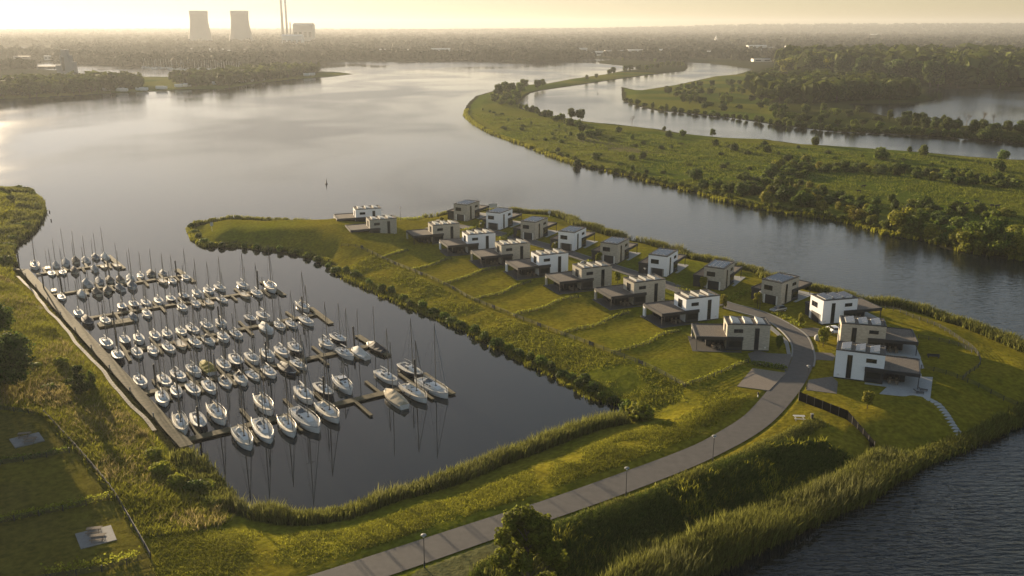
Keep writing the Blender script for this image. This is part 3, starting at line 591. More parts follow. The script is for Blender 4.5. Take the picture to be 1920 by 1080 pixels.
# rail of the shore fence that catches the sun
# slatted screen fence
def screen(px,label):
    C=PL(px,GZ); t=thing('screen_fence',label,'fence',(C[0][0],C[0][1],0))
    for i in range(len(C)-1):
        a,b=C[i],C[i+1]; L=np.hypot(*(b-a)); dd=(b-a)/L; n=int(L/2)+1; m=MB(); pp=[]
        za,zb=hz(*a),hz(*b); s=MB()
        k=int(L/.14)
        for j in range(k):
            q=a+dd*(j+.5)*L/k-C[0]; z=za+(zb-za)*(j+.5)/k; pr=np.array([-dd[1],dd[0]])*(.03 if j%2 else -.03); e=dd*.05
            c=[q+pr-e,q+pr+e]; s.add([(c[0][0],c[0][1],z+.05),(c[1][0],c[1][1],z+.05),(c[1][0],c[1][1],z+1.85),(c[0][0],c[0][1],z+1.85)],[(0,1,2,3)])
        core=MB(); qa=a-C[0]; qb=b-C[0]; core.add([(qa[0],qa[1],za+.06),(qb[0],qb[1],zb+.06),(qb[0],qb[1],zb+1.82),(qa[0],qa[1],za+1.82)],[(0,1,2,3)]); s.add(core.v,core.f)
        s.build('slat_panel',darks,t)
        for j in range(n+1):
            q=a+dd*L*j/n-C[0]; z=za+(zb-za)*j/n; MB().box(q[0]-.07,q[0]+.07,q[1]-.07,q[1]+.07,z-.2,z+1.9).build('post',steel,t)
darks=mat('screen_boards',(.02,.02,.02),rough=1,spec=0)
screen([(1497.6,751),(1587.5,788),(1641,826)],'tall dark slatted screen fence below the nearest white house')
# picnic pads
for i,(px,lab,ps) in enumerate([([(17,823),(72.5,810),(83.5,825.4),(28.5,838.9)],'upper',[((46,820),12),((57,829),12)]),([(140.6,1000.6),(207.8,984.3),(218.8,1011.6),(151.6,1029)],'lower',[((177,999),12),((184,1013),12)])]):
    pad('concrete_pad',px,GZ+.12,mat('pad_concrete',(.19,.19,.185),noise=.12,nscale=1.5),.6)
    for j,((u,v),a) in enumerate(ps): picnic('picnic_table',f'wooden picnic table on the {lab} left concrete pad, the {["farther","nearer"][j]} of two',(u,v),R(12),woodw,GZ,'picnic tables on the left lawns')
#PART3
# ------------------------------------------------------------------ marina
PIERS=[((78,512),(219,493),[(202,478),(232,503)]),((100,552),(340,516),[(331,504),(364,528)]),((168,595),(518,540),[(490,527),(533,553)]),((196,667),(600,587),[(582,576),(621,606)]),((262,738),(700,646),[(670,628),(729,666)]),((341,826),(800,717),[(793,699),(849,738)])]
PN=['farthest pier','second farthest pier','third farthest pier','third nearest pier','second nearest pier','nearest pier']
fd=np.array(P2(849,738,.4))-np.array(P2(793,699,.4)); FDIR=fd/np.hypot(*fd); FANG=math.atan2(FDIR[1],FDIR[0])
def slab(mb,a,b,wd,z0,z1,o=(0,0)):
    a=np.array(a)-o; b=np.array(b)-o; d_=(b-a)/np.hypot(*(b-a)); n_=np.array([-d_[1],d_[0]])*wd/2
    c=[a-n_,b-n_,b+n_,a+n_]; mb.add([(q[0],q[1],z0) for q in c]+[(q[0],q[1],z1) for q in c],[(0,3,2,1),(4,5,6,7),(0,1,5,4),(1,2,6,5),(2,3,7,6),(3,0,4,7)])
    return mb
jt=thing('jetty','long plank jetty running along the left bank of the marina','jetty',(J0[0],J0[1],0))
slab(MB(),J0,J1+JD*1.0,2.3,.75,.9,J0).build('deck',deckm,jt)
for t_ in np.arange(3,np.hypot(*(J1-J0)),6):
    for s_2 in(-1,1):
        q=J0+JD*t_+JN*s_2*1.0-J0; MB().tube([(q[0],q[1],-1.5),(q[0],q[1],.74)],.12,6).build('leg',steel,jt)
for t_ in np.arange(8,np.hypot(*(J1-J0)),16):
    q=J0+JD*t_+JN*1.0; MB().lathe([(.13,.9),(.13,1.5),(.17,1.55),(.12,1.72),(0,1.74)],8).build('light_post',kerbm,jt,loc=(q[0]-J0[0],q[1]-J0[1],0))
BO=[ # pier index, side(+ far / - near), list of (u,v,kind,len)
 (0,1,[(66,499,'y2',8.5),(89,502,'o1',5.5),(105,497,'d3g',5.5),(123,493,'dg',7),(142,488.5,'dd',6.5),(161,487,'dg',7),(179.5,482,'db',6.5),(197,482,'dw',6.5)]),
 (0,-1,[(97,512,'s1',6),(118,510,'s1',6),(140,508.5,'dd',6),(177.5,504,'dg',6),(195,499,'o1',6),(219.5,498,'o1',6)]),
 (1,1,[(163.5,532,'dg',7),(186,526.5,'db',7),(206.5,525,'dd',6.5),(225.5,523.5,'dd',6),(244,520,'dw',6),(264,516.5,'s1',6),(284,513,'dd',7),(306,511.5,'db',5.5)]),
 (1,-1,[(100.5,544,'o1',5),(116,557,'s1',6),(154,552.5,'dw',6),(181.5,548.5,'dd',7),(202,545,'dd',6.5),(225,539.5,'db',7),(248,536.5,'db',7),(306,528,'o1',6.5),(324,526.5,'s1',6),(349,520,'s1',6.5)]),
 (2,1,[(229,575.7,'s2',6.5),(252,571,'s2',6.5),(274,567,'s1',6.5),(298,564,'s1',6.5),(321,560,'s2',6.5),(346,555.5,'s2',6.5),(369.5,550,'y1',7),(392,544.5,'y1',7),(413,540,'y1',7),(455.7,535,'y1',7.5)]),
 (2,-1,[(148,588,'y1',6.5),(165,602.7,'dk',7.5),(198,601,'s1',6.5),(250.5,594,'db',6.5),(276,588.5,'s1',6.5),(342.5,576,'s1',6.5),(367.5,569.5,'s1',6.5),(392.5,568,'o1',6.5),(417.5,562,'s1',6.5),(460,553.7,'o1',6.5),(482.5,550,'y1',7.5),(508,541,'y2',9)]),
 (3,1,[(200.5,643.7,'y1',7.5),(235,638.7,'s2',7),(261,636,'y1',7),(291,629,'y1',7),(313.7,625,'s1',6.5),(340.5,621,'s1',6.5),(362,617,'s1',7),(389,611,'y1',7),(415,606,'y1',7),(470,597.5,'s2',6.5),(494.5,593,'y1',7.5),(568.7,576,'y2',8)]),
 (3,-1,[(221.7,668,'s2',7.5),(257.5,661,'s1',7),(287.5,657.5,'s1',7),(317,652.5,'s1',7),(338.7,646,'o1',7),(366.7,642.5,'s1',7),(391.7,638.7,'s3',7),(419.5,632.5,'s1',7.5),(444,627,'y1',7),(500,617.5,'dw',7.5),(525,610.5,'s1',7),(547.5,608,'s1',6.5),(575.5,602.5,'y1',7.5)]),
 (4,1,[(263.7,715.4,'y1',7.5),(309,712.8,'s1',7.5),(335,703.7,'s1',7.5),(364,696,'y1',7.5),(388.7,689.5,'do',8),(420.5,684.3,'s1',7.5),(443,677,'s2',8),(473.2,672.6,'y1',8),(501.7,666,'y1',8),(529.5,659.6,'s1',7.5),(554.5,654,'s2',8),(612.7,644.8,'y1',7.5),(636,634.5,'s2',7.5)]),
 (4,-1,[(305,747.8,'s1',7.5),(331,733.5,'s1',6.5),(362.7,729.6,'s1',7),(393.3,725.7,'s1',7.5),(423,716.7,'s3',7),(452.5,711.5,'s3',7),(475,703.7,'s1',6.5),(504.8,697.2,'s1',7.5),(539.4,692.5,'dk',8),(561,683.5,'s1',7),(647.7,664,'y1',7.5),(675,663,'dw',7.5),(706,652,'dk',8)]),
 (5,1,[(339,797,'y2',8.5),(372.6,790.6,'s2',8),(407.6,779,'y2',9.5),(495.8,761,'y2',9.5),(571,742,'y1',9),(608,733.5,'s2',8.5),(644,723.5,'m1',9),(725.5,708,'y1',9),(771,695.5,'s2',9)]),
 (5,-1,[(455.6,823,'y2',9.5),(494,808,'y3',10.5),(539,801,'y2',9),(574,789.5,'y3',11.5),(615,775,'y2',10),(741,748.5,'dw2',9.5),(777,739,'y2',9.5),(812,728.5,'y3',11)])]
def hull_sections(L,Bm,free):
    T=[0,.06,.2,.42,.6,.75,.87,.95,1.0]; W=[.66,.74,.9,1,.97,.83,.58,.30,.03]; Z=[.06,.03,0,0,.04,.10,.18,.24,.29]
    return [(t*L-L/2,w_*Bm/2,free+z) for t,w_,z in zip(T,W,Z)]
def make_boat(kind,L):
    big=kind[0]=='y' or kind=='m1'; Bm=L*(.34 if L<9 else .31); free=.55 if L<7.2 else (.72 if L<9 else .95)
    t=thing('sailing_boat','x','boat'); S=hull_sections(L,Bm,free)
    hm_={'s2':hulld,'s3':hullw}.get(kind,hullw)
    if kind in('o1',): hm_=hullc
    if kind in('dk','dd') : hm_=hulld if kind=='dk' else hullc
    rings=[]
    for x,w_,z in S:
        k=1-.0*x; rings.append([(x*.97,-w_*.45,-.32),(x*.97,w_*.45,-.32),(x,w_*.86,.02),(x,w_,z*.6),(x,w_*1.0,z),(x,-w_*1.0,z),(x,-w_,z*.6),(x,-w_*.86,.02)])
    MB().ring(rings).build('hull',hm_,t,False)
    MB().ring([[(x*1.004,-w_*.905,.10),(x*1.004,-w_*.87,-.05)] for x,w_,z in S],cap=False,closed=False).ring([[(x*1.004,w_*.905,.10),(x*1.004,w_*.87,-.05)] for x,w_,z in S],cap=False,closed=False).build('waterline_stripe',hulld if kind not in('do','o1') else steel,t)  # boot stripe, also standing in for the dark hull reflection at the waterline
    tarp=kind[0]=='d'
    st=MB(); # dark boot stripe / rubbing strake
    for s in(-1,1):
        st.tube([(x,s*(w_+.02),z-.05) for x,w_,z in S],.035,4)
    st.build('rubbing_strake',teak if kind in('o1','y2','dd') else (hulld if kind in('s1','y1','y3') else hullw),t)
    MR=.085 if L<7.2 else .10
    mx=L*.10; mh=L*1.25+.8
    if kind=='o1':
        dk=MB()
        a=[(x,w_*.98,z) for x,w_,z in S]
        # side decks, foredeck, thwarts
        for s in(-1,1): dk.ring([[(x,s*w_*.99,z+.01),(x,s*w_*.68,z+.03)] for x,w_,z in S[:6]],cap=False,closed=False)
        dk.ring([[(x,-w_*.99,z+.01),(x,0,z+.10),(x,w_*.99,z+.01)] for x,w_,z in S[5:]],cap=False,closed=False)
        dk.ring([[(x,-w_*.99,z+.01),(x,0,z+.04),(x,w_*.99,z+.01)] for x,w_,z in S[:2]],cap=False,closed=False)
        dk.build('deck',teak,t)
        fl=MB().ring([[(x,-w_*.68,z-.02),(x,-w_*.6,free-.42),(x,w_*.6,free-.42),(x,w_*.68,z-.02)] for x,w_,z in S[1:6]],cap=False,closed=False); fl.build('cockpit',mat('cockpit_grey',(.30,.27,.22),noise=.15),t)
        MB().box(-.12*L,-.08*L,-Bm*.34,Bm*.34,free-.1,free-.05).box(.06*L,.1*L,-Bm*.36,Bm*.36,free-.1,free-.05).build('thwart',teak,t)
        MB().tube([(mx,0,free-.3),(mx,0,mh*.85)],[MR,MR*.6],6).build('mast',alu,t); MB().tube([(mx,0,free+.75),(mx-L*.42,0,free+.7)],[.09,.06],6).build('boom',tarpw,t)
        return t
    if tarp:
        tm={'dg':tarpg,'db':tarpb,'dd':tarpd,'dk':tarpk,'do':tarpo,'dw':tarpw,'dw2':sailc}.get(kind,tarpg)
        if kind=='dd': tm=tarpd
        g=random.Random(hash(kind)%99 if False else len(kind)*7+ord(kind[1])); rings=[]
        xs=np.linspace(0.02,.93,10)
        for q in xs:
            x=q*L-L/2; w_=np.interp(x,[a[0] for a in S],[a[1] for a in S])*1.04; z=np.interp(x,[a[0] for a in S],[a[2] for a in S])
            pk=free+.35+ (1.0 if L<9 else 1.3)*np.interp(q,[0,.15,.58,.62,.93],[.35,.55,1.0,.85,.05])
            sg=g.uniform(-.08,.08)
            rings.append([(x,-w_,z-.28),(x,-w_*1.02,z+.03),(x,-w_*.5,(z+pk)/2-.1+sg),(x,0,pk+sg*.5),(x,w_*.5,(z+pk)/2-.1-sg),(x,w_*1.02,z+.03),(x,w_,z-.28)])
        MB().ring(rings,cap=False,closed=False).ring([rings[0],[(rings[0][0][0]-.02,p[1]*.1,free+.1) for p in rings[0]]],cap=False,closed=False).ring([rings[-1],[(rings[-1][0][0]+L*.05,p[1]*.3,free+.25) for p in rings[-1]]],cap=False,closed=False).build('boat_cover',tm,t)
        MB().ring([[(x,-w_*.97,z+.01),(x,0,z+.06),(x,w_*.97,z+.01)] for x,w_,z in S],cap=False,closed=False).build('deck',deckw,t)
        MB().tube([(mx,0,free),(mx,0,mh)],[MR,MR*.6],6).build('mast',alu,t)
        MB().tube([(mx,0,mh*.97),(L*.47,0,free+.3)],.018,3).build('forestay',steel,t)
        return t
    # decked boat with cockpit well
    xs0,xs1=-L/2+L*.07,-L/2+L*.36; cx=[]
    def at(x): return np.interp(x,[a[0] for a in S],[a[1] for a in S]),np.interp(x,[a[0] for a in S],[a[2] for a in S])
    st_=sorted([a[0] for a in S]+[xs0-.01,xs0,xs1,xs1+.01]); rings=[]
    for x in st_:
        w_,z=at(x); well=xs0<=x<=xs1; cw=min(w_*.55,Bm*.27); zc=z-.38 if well else z+.06; zi=z+.05
        rings.append([(x,-w_*.98,z+.005),(x,-cw,zi),(x,-cw*.92,zc),(x,cw*.92,zc),(x,cw,zi),(x,w_*.98,z+.005)])
    MB().ring(rings,cap=False,closed=False).build('deck',deckw if kind not in('y2','s3') else mat('deck_cream',(.48,.43,.34),noise=.08),t)
    fw,_=at((xs0+xs1)/2); ck=MB().box(xs0+.05,xs1-.05,-Bm*.235,Bm*.235,free-.30,free-.24).build('cockpit',teak if kind[0]=='y' else mat('cockpit_dark',(.05,.047,.043)),t)
    if big: MB().tube([(xs0+.5,0,free-.3),(xs0+.5,0,free+.55)],.05,5).build('tiller_post',steel,ck)
    c0,c1=xs1-.05,(L*.22 if kind!='m1' else L*.27); hc=.40 if L<7.5 else .52
    if kind=='m1': hc=.75
    cab=[]
    for q,zs,ws in [(0,.95,.92),(.02,1,1),(.45,1,1),(.8,.72,.82),(1,.05,.55)]:
        x=c0+(c1-c0)*q; w_,z=at(x); w_=min(w_*.66,Bm*.31)*ws; zt=z+.04+hc*zs
        cab.append([(x,-w_,z-.02),(x,-w_*.8,zt),(x,0,zt+.07*zs),(x,w_*.8,zt),(x,w_,z-.02)])
    cb=MB().ring(cab,cap=False,closed=False); b0=len(cb.v); cb.add(cab[0],[(0,1,2,3,4)]); cbo=cb.build('cabin',hullw if kind!='s3' else tarpw,t)
    wn=MB()
    for s in(-1,1):
        for qa,qb in ((.1,.3),(.38,.55)) if kind!='m1' else ((.08,.28),(.32,.52),(.56,.72)):
            pts=[]
            for q,k in ((qa,.35),(qb,.35),(qb,.8),(qa,.8)):
                x=c0+(c1-c0)*q; w_,z=at(x); w_=min(w_*.66,Bm*.31); zt=hc
                pts.append((x,s*(w_*(1-.2*k)+.012),z+.02+zt*k))
            wn.add(pts,[(0,1,2,3)])
    wn.build('window',glass,cbo)
    wm,zm=at(c0); hs_=mat('hatch_smoked',(.05,.05,.05),rough=.25); MB().box(c0-.02,c0+.7,-.36,.36,zm+hc+.06,zm+hc+.15).build('hatch',hs_,cbo); MB().box(c0+(c1-c0)*.62,c0+(c1-c0)*.62+.45,-.2,.2,zm+hc*.95,zm+hc+.06).build('hatch',hs_,cbo)
    if kind in('y2','y3') or kind=='s3':
        hd=MB(); w_=Bm*.28; col_=tarpb if kind=='y3' else (tarpw if kind=='y2' else tarpk); rr=[]
        for i,(x,zz) in enumerate([(c0-.75,.75),(c0-.2,.85),(c0+.5,.45),(c0+.75,.08)]):
            rr.append([(x,-w_,zm+hc*.2)]+[(x,-w_*math.cos(a),zm+hc*.2+(hc*.5+zz)*math.sin(a)) for a in (.6,1.1,1.57,2.04,2.54)]+[(x,w_,zm+hc*.2)])
        hd.ring(rr,cap=False,closed=False).build('sprayhood',col_,t)
    if kind=='m1':
        rr=MB().box(c0-.1,c0+L*.16,-Bm*.29,Bm*.29,zm+.05,zm+1.25).build('wheelhouse',hullw,t); MB().box(c0+L*.16,c0+L*.16+.02,-Bm*.26,-.05,zm+.8,zm+1.15).box(c0+L*.16,c0+L*.16+.02,.05,Bm*.26,zm+.8,zm+1.15).box(c0,c0+L*.14,-Bm*.29-.015,-Bm*.29-.002,zm+.8,zm+1.15).box(c0,c0+L*.14,Bm*.29+.002,Bm*.29+.015,zm+.8,zm+1.15).build('window',glass,rr)
        mx=c0+L*.2; mh=L*.75
    mast=MB().tube([(mx,0,free),(mx,0,mh)],[MR,MR*.65],6)
    for q in (.45,.72) if L>8.5 else (.55,): mast.tube([(mx,-Bm*.26,mh*q),(mx,Bm*.26,mh*q)],.03,4)
    mast.build('mast',alu if kind!='y2' else woodw,t)
    if kind!='m1':
        MB().tube([(mx-.05,0,free+hc+.75),(mx-L*.2,0,free+hc+.78),(mx-L*.42,0,free+hc+.70)],[.15,.13,.07],7).build('boom',{'y3':tarpb,'y1':tarpw,'y2':sailc,'s1':tarpw,'s2':tarpb,'s3':tarpk}[kind],t)
    js=MB().tube([(mx+.02,0,mh*.97),(L*.485,0,free+.35)],(.055 if L>8.5 else .018),4); js.build('furled_jib' if L>8.5 else 'forestay',tarpb if kind in('y3','s2') else steel,t)
    rg=MB().tube([(mx,0,mh*.98),(-L*.49,0,free+.1)],.014,3)
    for s in(-1,1): rg.tube([(mx,0,mh*.95),(mx-.1,s*Bm*.46,free+.05)],.014,3)
    rg.build('rigging',steel,t)
    if L>8.5:
        rl=MB()
        for s in(-1,1): rl.tube([(x,s*w_*.95,z+.55) for x,w_,z in S[:-1]],.02,3)
        for x,w_,z in S[:-1]:
            for s in(-1,1): rl.tube([(x,s*w_*.95,z),(x,s*w_*.95,z+.55)],.018,3)
        rl.build('guard_rail',whitem,t)
        fe=MB()
        for s in(-1,1):
            for x in(-L*.15,L*.1): w_,z=at(x); fe.lathe([(.02,z-.55),(.11,z-.5),(.11,z-.15),(.02,z-.1)],6,x,s*(w_+.1))
        fe.build('fender',steel,t)
    else:
        MB().box(-L/2-.35,-L/2-.05,-.14,.14,.25,.75).build('outboard_motor',darkc,t)
    return t
BP={}
KN={'y1':'white yacht with furled white sail','y2':'white yacht with pale sprayhood','y3':'large white yacht with blue sail cover','s1':'small white sailing boat','s2':'dark hulled small sailing boat','s3':'small sailing boat with black hood','o1':'open wooden decked sailing boat','dg':'small boat under a grey tarpaulin','db':'small boat under blue grey tarpaulin','dd':'small boat under a brown tarpaulin','dk':'dark boat under a black tarpaulin','do':'boat under a bright olive tarpaulin','dw':'boat under an off white tarpaulin','dw2':'long boat under a beige boat cover','m1':'white motor yacht with wheelhouse windows','d3g':'small boat under a tight grey cover'}
STD={'y1':7.5,'y2':9,'y3':11,'s1':7,'s2':7.5,'s3':7,'o1':6.5,'dg':6.5,'db':6.5,'dd':6.5,'dk':8,'do':8,'dw':6.5,'dw2':9.5,'m1':9,'d3g':5.5}
pier_fing={i:[] for i in range(6)}
for pi,side,lst in BO:
    A,B_,_e=PIERS[pi]; a=np.array(P2(*A,.4)); b=np.array(P2(*B_,.4)); pd=(b-a)/np.hypot(*(b-a))
    pts=[]
    for j,(u,v,kind,L) in enumerate(lst):
        x,y,_=P(u,v,.45); s0=STD[kind]
        if kind not in BP: BP[kind]=make_boat(kind,s0); o=BP[kind]
        else: o=dup(BP[kind])
        sc_=L/s0*random.uniform(.97,1.03)
        if kind[0]=='d': zs=sc_*random.uniform(.85,1.2)
        else: zs=sc_*random.uniform(.9,1.15)
        sgn=0
        if kind[0]=='d' and random.random()<.35: sgn=math.pi
        o.location=(x,y,random.uniform(-.03,.04)); o.rotation_euler=(R(random.uniform(-1.2,1.2)),R(random.uniform(-.8,.8)),FANG+R(random.uniform(-5,5))+sgn); o.scale=(sc_,sc_,zs)
        o['category']='boat'; o['group']='boats moored in the marina'
        o['label']=f'{KN[kind]}, {onum(j+1)} from jetty, {"far" if side>0 else "near"} side, {PN[pi]}'
        pts.append(np.array([x,y]))
    for j in range(len(pts)-1):
        if j%2==0 or np.hypot(*(pts[j+1]-pts[j]))>5.5:
            m_=(pts[j]+pts[j+1])/2; s_3=(m_-a)@pd; foot=a+pd*s_3
            pier_fing[pi].append((foot,foot+FDIR*(-1 if side>0 else 1)*(lst[j][3]*.8+.8)))
PZ=.42
for i,(A,B_,E) in enumerate(PIERS):
    a=np.array(P2(*A,PZ)); b=np.array(P2(*B_,PZ)); t=thing('pier',f'floating plank pier with mooring fingers, the {PN[i]} from the camera' if i in(0,5) else f'floating plank pier with mooring fingers, the {PN[i]}','pier',(a[0],a[1],0)); wd=1.5+.1*i
    slab(MB(),a-(b-a)/np.hypot(*(b-a))*1.5,b,wd,.28,PZ,a).build('deck',deckm,t); slab(MB(),a,b,wd*.7,-.3,.279,a).build('float',steel,t)
    for f0,f1 in pier_fing[i]+[(np.array(P2(*E[0],PZ)),np.array(P2(*E[1],PZ)))]:
        last=f0[0]==P2(*E[0],PZ)[0]; f=slab(MB(),f0,f1,1.5 if last else .7,.24,PZ-.012,a).build('finger',deckm,t); slab(MB(),f0,f1,1.0 if last else .45,-.25,.239,a).build('float',steel,f)
# square pontoon in the third farthest pier
x0,y0,_=P(216,604,PZ); pd_=(np.array(P2(518,540,PZ))-np.array(P2(168,595,PZ))); pd_/=np.hypot(*pd_)
q0=np.array([x0,y0]); tp=slab(MB(),q0-pd_*4,q0+pd_*4,3.6,-.2,PZ+.02,q0).build('pontoon',deckm,None,loc=(x0,y0,0)); tag(tp,'broad planked mooring pontoon beside the third farthest pier','pontoon')
# mooring piles
PILES=[(83,546,'farthest pier near the jetty'),(206,521,'end of the farthest pier'),(37,507,'head of the jetty'),(117,548,'second farthest pier near the jetty'),(332,521,'end of the second farthest pier'),(341,560,'middle of the third farthest pier'),(484,541,'end of the third farthest pier'),(412,612,'middle of the third nearest pier'),(568,592,'end of the third nearest pier'),(221,660,'third nearest pier near the jetty'),(216,622,'square pontoon'),(500,683,'middle of the second nearest pier'),(293,727,'second nearest pier near the jetty'),(665,652,'end of the second nearest pier'),(374,812,'nearest pier near the jetty'),(608,752,'middle of the nearest pier'),(779,718,'end of the nearest pier')]
for i,(u,v,lab) in enumerate(PILES):
    x,y,_=P(u,v,0); o=MB().lathe([(.20,-2),(.20,5.0),(.22,5.02),(.17,5.25),(0,5.3)],10).build('pile',steel,None,False,(x,y,0)); o.rotation_euler=(R(random.uniform(-1.5,1.5)),R(random.uniform(-1.5,1.5)),0); tag(o,f'tall dark mooring pile at the {lab}','mooring pile','mooring piles of the marina')
# small gangway at top left
x,y,_=P(18,503,1); tag(slab(MB(),P2(-10,501,.9),P2(44,506,.9),1.2,.85,.98).build('gangway',deckm),'narrow wooden gangway at the head of the jetty','gangway')
# buoys
for u,v,lab,h in [(612,345,'small dark river buoy in the middle of the wide river',2.6),(93,398,'small dark float near the left reed bank, the farther of two',.8),(96,414,'small dark float near the left reed bank, the nearer of two',.8),(1121,176,'small dark buoy in the side channel',2.2),(1245,247,'slim dark beacon on the side channel bank',4.5)]:
    x,y,_=P(u,v,0); o=MB().lathe([(.0,-.4),(.6*h/2.6,-.2),(.6*h/2.6,.3),(.25,.5),(.12,h*.9),(0,h)],10).build('buoy',steel,None,True,(x,y,0)); tag(o,lab,'buoy')
# cattle
def make_cow(label,u,v,rz,calf=1.0):
    x,y,_=P(u,v,1.8); t=bpy.data.meshes.new('cow'); vs=[];es=[];rs=[]
    def ch(pts,par=None):
        last=par
        for p_,r_ in pts:
            vs.append(p_); rs.append(r_); 
            if last is not None: es.append((last,len(vs)-1))
            last=len(vs)-1
        return last
    ch([((-.75,0,1.15),.26)]); b1=ch([((-.3,0,1.08),.33),((.25,0,1.08),.34)],0); sh=ch([((.65,0,1.15),.30)],b1)
    ch([((.95,0,1.3),.18),((1.2,0,1.25),.15),((1.48,0,1.05),.09)],sh)
    for sx_,root in ((-.72,0),(.6,sh)):
        for s in(-1,1): ch([((sx_,s*.2,.85),.14),((sx_-.06,s*.22,.45),.075),((sx_,s*.22,.02),.06)],root)
    ch([((-1.05,0,1.1),.03),((-1.12,0,.6),.025)],0)
    t.from_pydata(vs,es,[]); t.materials.append(cowm); o=obj('cow',t,None,(x,y,hz(x,y)),rz); o.scale=(calf,)*3
    m=o.modifiers.new('skin','SKIN')
    for i_,r_ in enumerate(rs): o.data.skin_vertices[0].data[i_].radius=(r_,r_)
    o.data.skin_vertices[0].data[0].use_root=True; o.modifiers.new('sub','SUBSURF').levels=1
    tag(o,label,'cow','cattle grazing on the far meadow')
COWS=[(1619,352,10,'black cow standing in the open middle of the far meadow'),(1610,362,170,'black cow just below the middle cow on the far meadow'),(1461,304,0,'black cow alone at the left of the bush thicket'),(1831,381,175,'black cow at the upper right of the grazing herd'),(1870,389,5,'black cow farthest right in the grazing herd'),(1812,386,20,'black cow leftmost in the right hand herd'),(1860,388.5,200,'black cow second from the right in the herd')]
#PART4
for c in COWS: make_cow(c[3],c[0],c[1],R(c[2]))
# ------------------------------------------------------------------ trees and bushes
def crown(lobes,n,size,seed,inner=.15):
    g=np.random.default_rng(seed); lo=np.array(lobes,float); a=(lo[:,3]*lo[:,4]+lo[:,3]*lo[:,5]); a=a/a.sum()
    k=g.choice(len(lo),n,p=a); L=lo[k]; d_=g.normal(0,1,(n,3)); d_/=np.linalg.norm(d_,axis=1)[:,None]
    r=np.where(g.random(n)<inner,g.uniform(.3,.8,n),g.uniform(.8,1.08,n)); r*=1+.10*np.sin(d_[:,0]*9+k)+.10*np.sin(d_[:,2]*8+d_[:,1]*6)
    c=L[:,:3]+d_*L[:,3:6]*r[:,None]; nn=d_+g.normal(0,.45,(n,3)); nn/=np.linalg.norm(nn,axis=1)[:,None]
    t=np.cross(nn,g.normal(0,1,(n,3))); t/=np.linalg.norm(t,axis=1)[:,None]; b=np.cross(nn,t); s=(size*(.55+.9*g.random(n)))[:,None]*.5
    return quads(c,t*s,b*s*.8)
def lobes_for(kind,seed):
    g=random.Random(seed); L=[]
    if kind=='round':
        L=[(0,0,6.3,2.6,2.6,2.6)]
        for i in range(9): a=g.uniform(0,6.28); r=g.uniform(1.5,2.6); L.append((r*math.cos(a),r*math.sin(a),g.uniform(3.2,8.2),g.uniform(1.1,1.9),g.uniform(1.1,1.9),g.uniform(1.0,1.7)))
    if kind=='tall':
        for i in range(11): z=2.6+i*.66; w_=1.7*math.sin(min(1,(11-i)/8)*1.57); a=g.uniform(0,6.28); L.append((.6*math.cos(a),.6*math.sin(a),z,w_*g.uniform(.8,1.15),w_*g.uniform(.8,1.15),g.uniform(.9,1.4)))
    if kind=='willow':
        for i in range(13): a=g.uniform(0,6.28); r=g.uniform(0,3.8); L.append((r*math.cos(a),r*math.sin(a),g.uniform(1.6,7.6-r*.9),g.uniform(1.3,2.1),g.uniform(1.3,2.1),g.uniform(1.2,2.0)))
    if kind=='bush':
        for i in range(7): a=g.uniform(0,6.28); r=g.uniform(0,.62); L.append((r*math.cos(a),r*math.sin(a),g.uniform(.3,.95),g.uniform(.35,.6),g.uniform(.35,.6),g.uniform(.3,.55)))
    return L
PR={}
def proto(kind,var,m):
    key=(kind,var,m.name)
    if key in PR: return PR[key]
    if kind=='bush': V,F=crown(lobes_for('bush',var*17+3),900,.20,var); cm=mesh_np('bush',V,F,m); tm=None
    else:
        n={'round':2600,'tall':2200,'willow':3200}[kind]; V,F=crown(lobes_for(kind,var*13+5),n,.62,var); cm=mesh_np('crown',V,F,m)
        b=MB(); g=random.Random(var); b.tube([(0,0,-.5),(0,0,3),(g.uniform(-.3,.3),g.uniform(-.3,.3),7.5)],[.28,.22,.06],6)
        for i in range(7): a=g.uniform(0,6.28); z=g.uniform(2,5.5); b.tube([(0,0,z),(math.cos(a)*1.1,math.sin(a)*1.1,z+1.1),(math.cos(a)*2,math.sin(a)*2,z+2.4)],[.11,.07,.02],4)
        tm=bpy.data.meshes.new('trunk'); tm.from_pydata(b.v,[],b.f); tm.materials.append(barkm)
    PR[key]=(cm,tm); return PR[key]
def bare_mesh(seed):
    g=random.Random(seed); b=MB()
    def br(p,d_,l,r,dep):
        q=Vector(p)+Vector(d_)*l; b.tube([p,q],[r,r*.6],4)
        if dep==0: return
        for i in range(3 if dep>1 else 4):
            e=(Vector(d_)+Vector((g.uniform(-.8,.8),g.uniform(-.8,.8),g.uniform(-.1,.6)))).normalized(); br(q,e,l*g.uniform(.6,.85),r*.6,dep-1)
    br((0,0,-.3),(0,0,1),3.0,.22,4); me=bpy.data.meshes.new('bare_branches'); me.from_pydata(b.v,[],b.f); me.materials.append(barem); return me
BARE=[bare_mesh(i) for i in range(3)]
def plant(kind,x,y,s,label,group,m=leafm,sz=None,var=None,z=None,name=None,cat=None):
    var=random.randrange(3) if var is None else var; z=hz(x,y) if z is None else z; rz=random.uniform(0,6.28)
    if kind=='bare':
        t=thing(name or 'bare_tree',label,'tree',(x,y,z),rz,group); t.scale=(s/10,s/10,(sz or s)/10); obj('trunk',BARE[var],t); return t
    cm,tm=proto(kind,var,m)
    if kind=='bush':
        o=obj(name or 'bush',cm,None,(x,y,z-.15),rz); o.scale=(s,s,(sz or s)); return tag(o,label,cat or 'bush',group)
    t=thing(name or {'round':'broadleaf_tree','tall':'poplar_tree','willow':'willow_tree'}[kind],label,'tree',(x,y,z),rz,group); t.scale=(s/10,s/10,(sz or s)/10)
    obj('crown',cm,t); obj('trunk',tm,t); return t
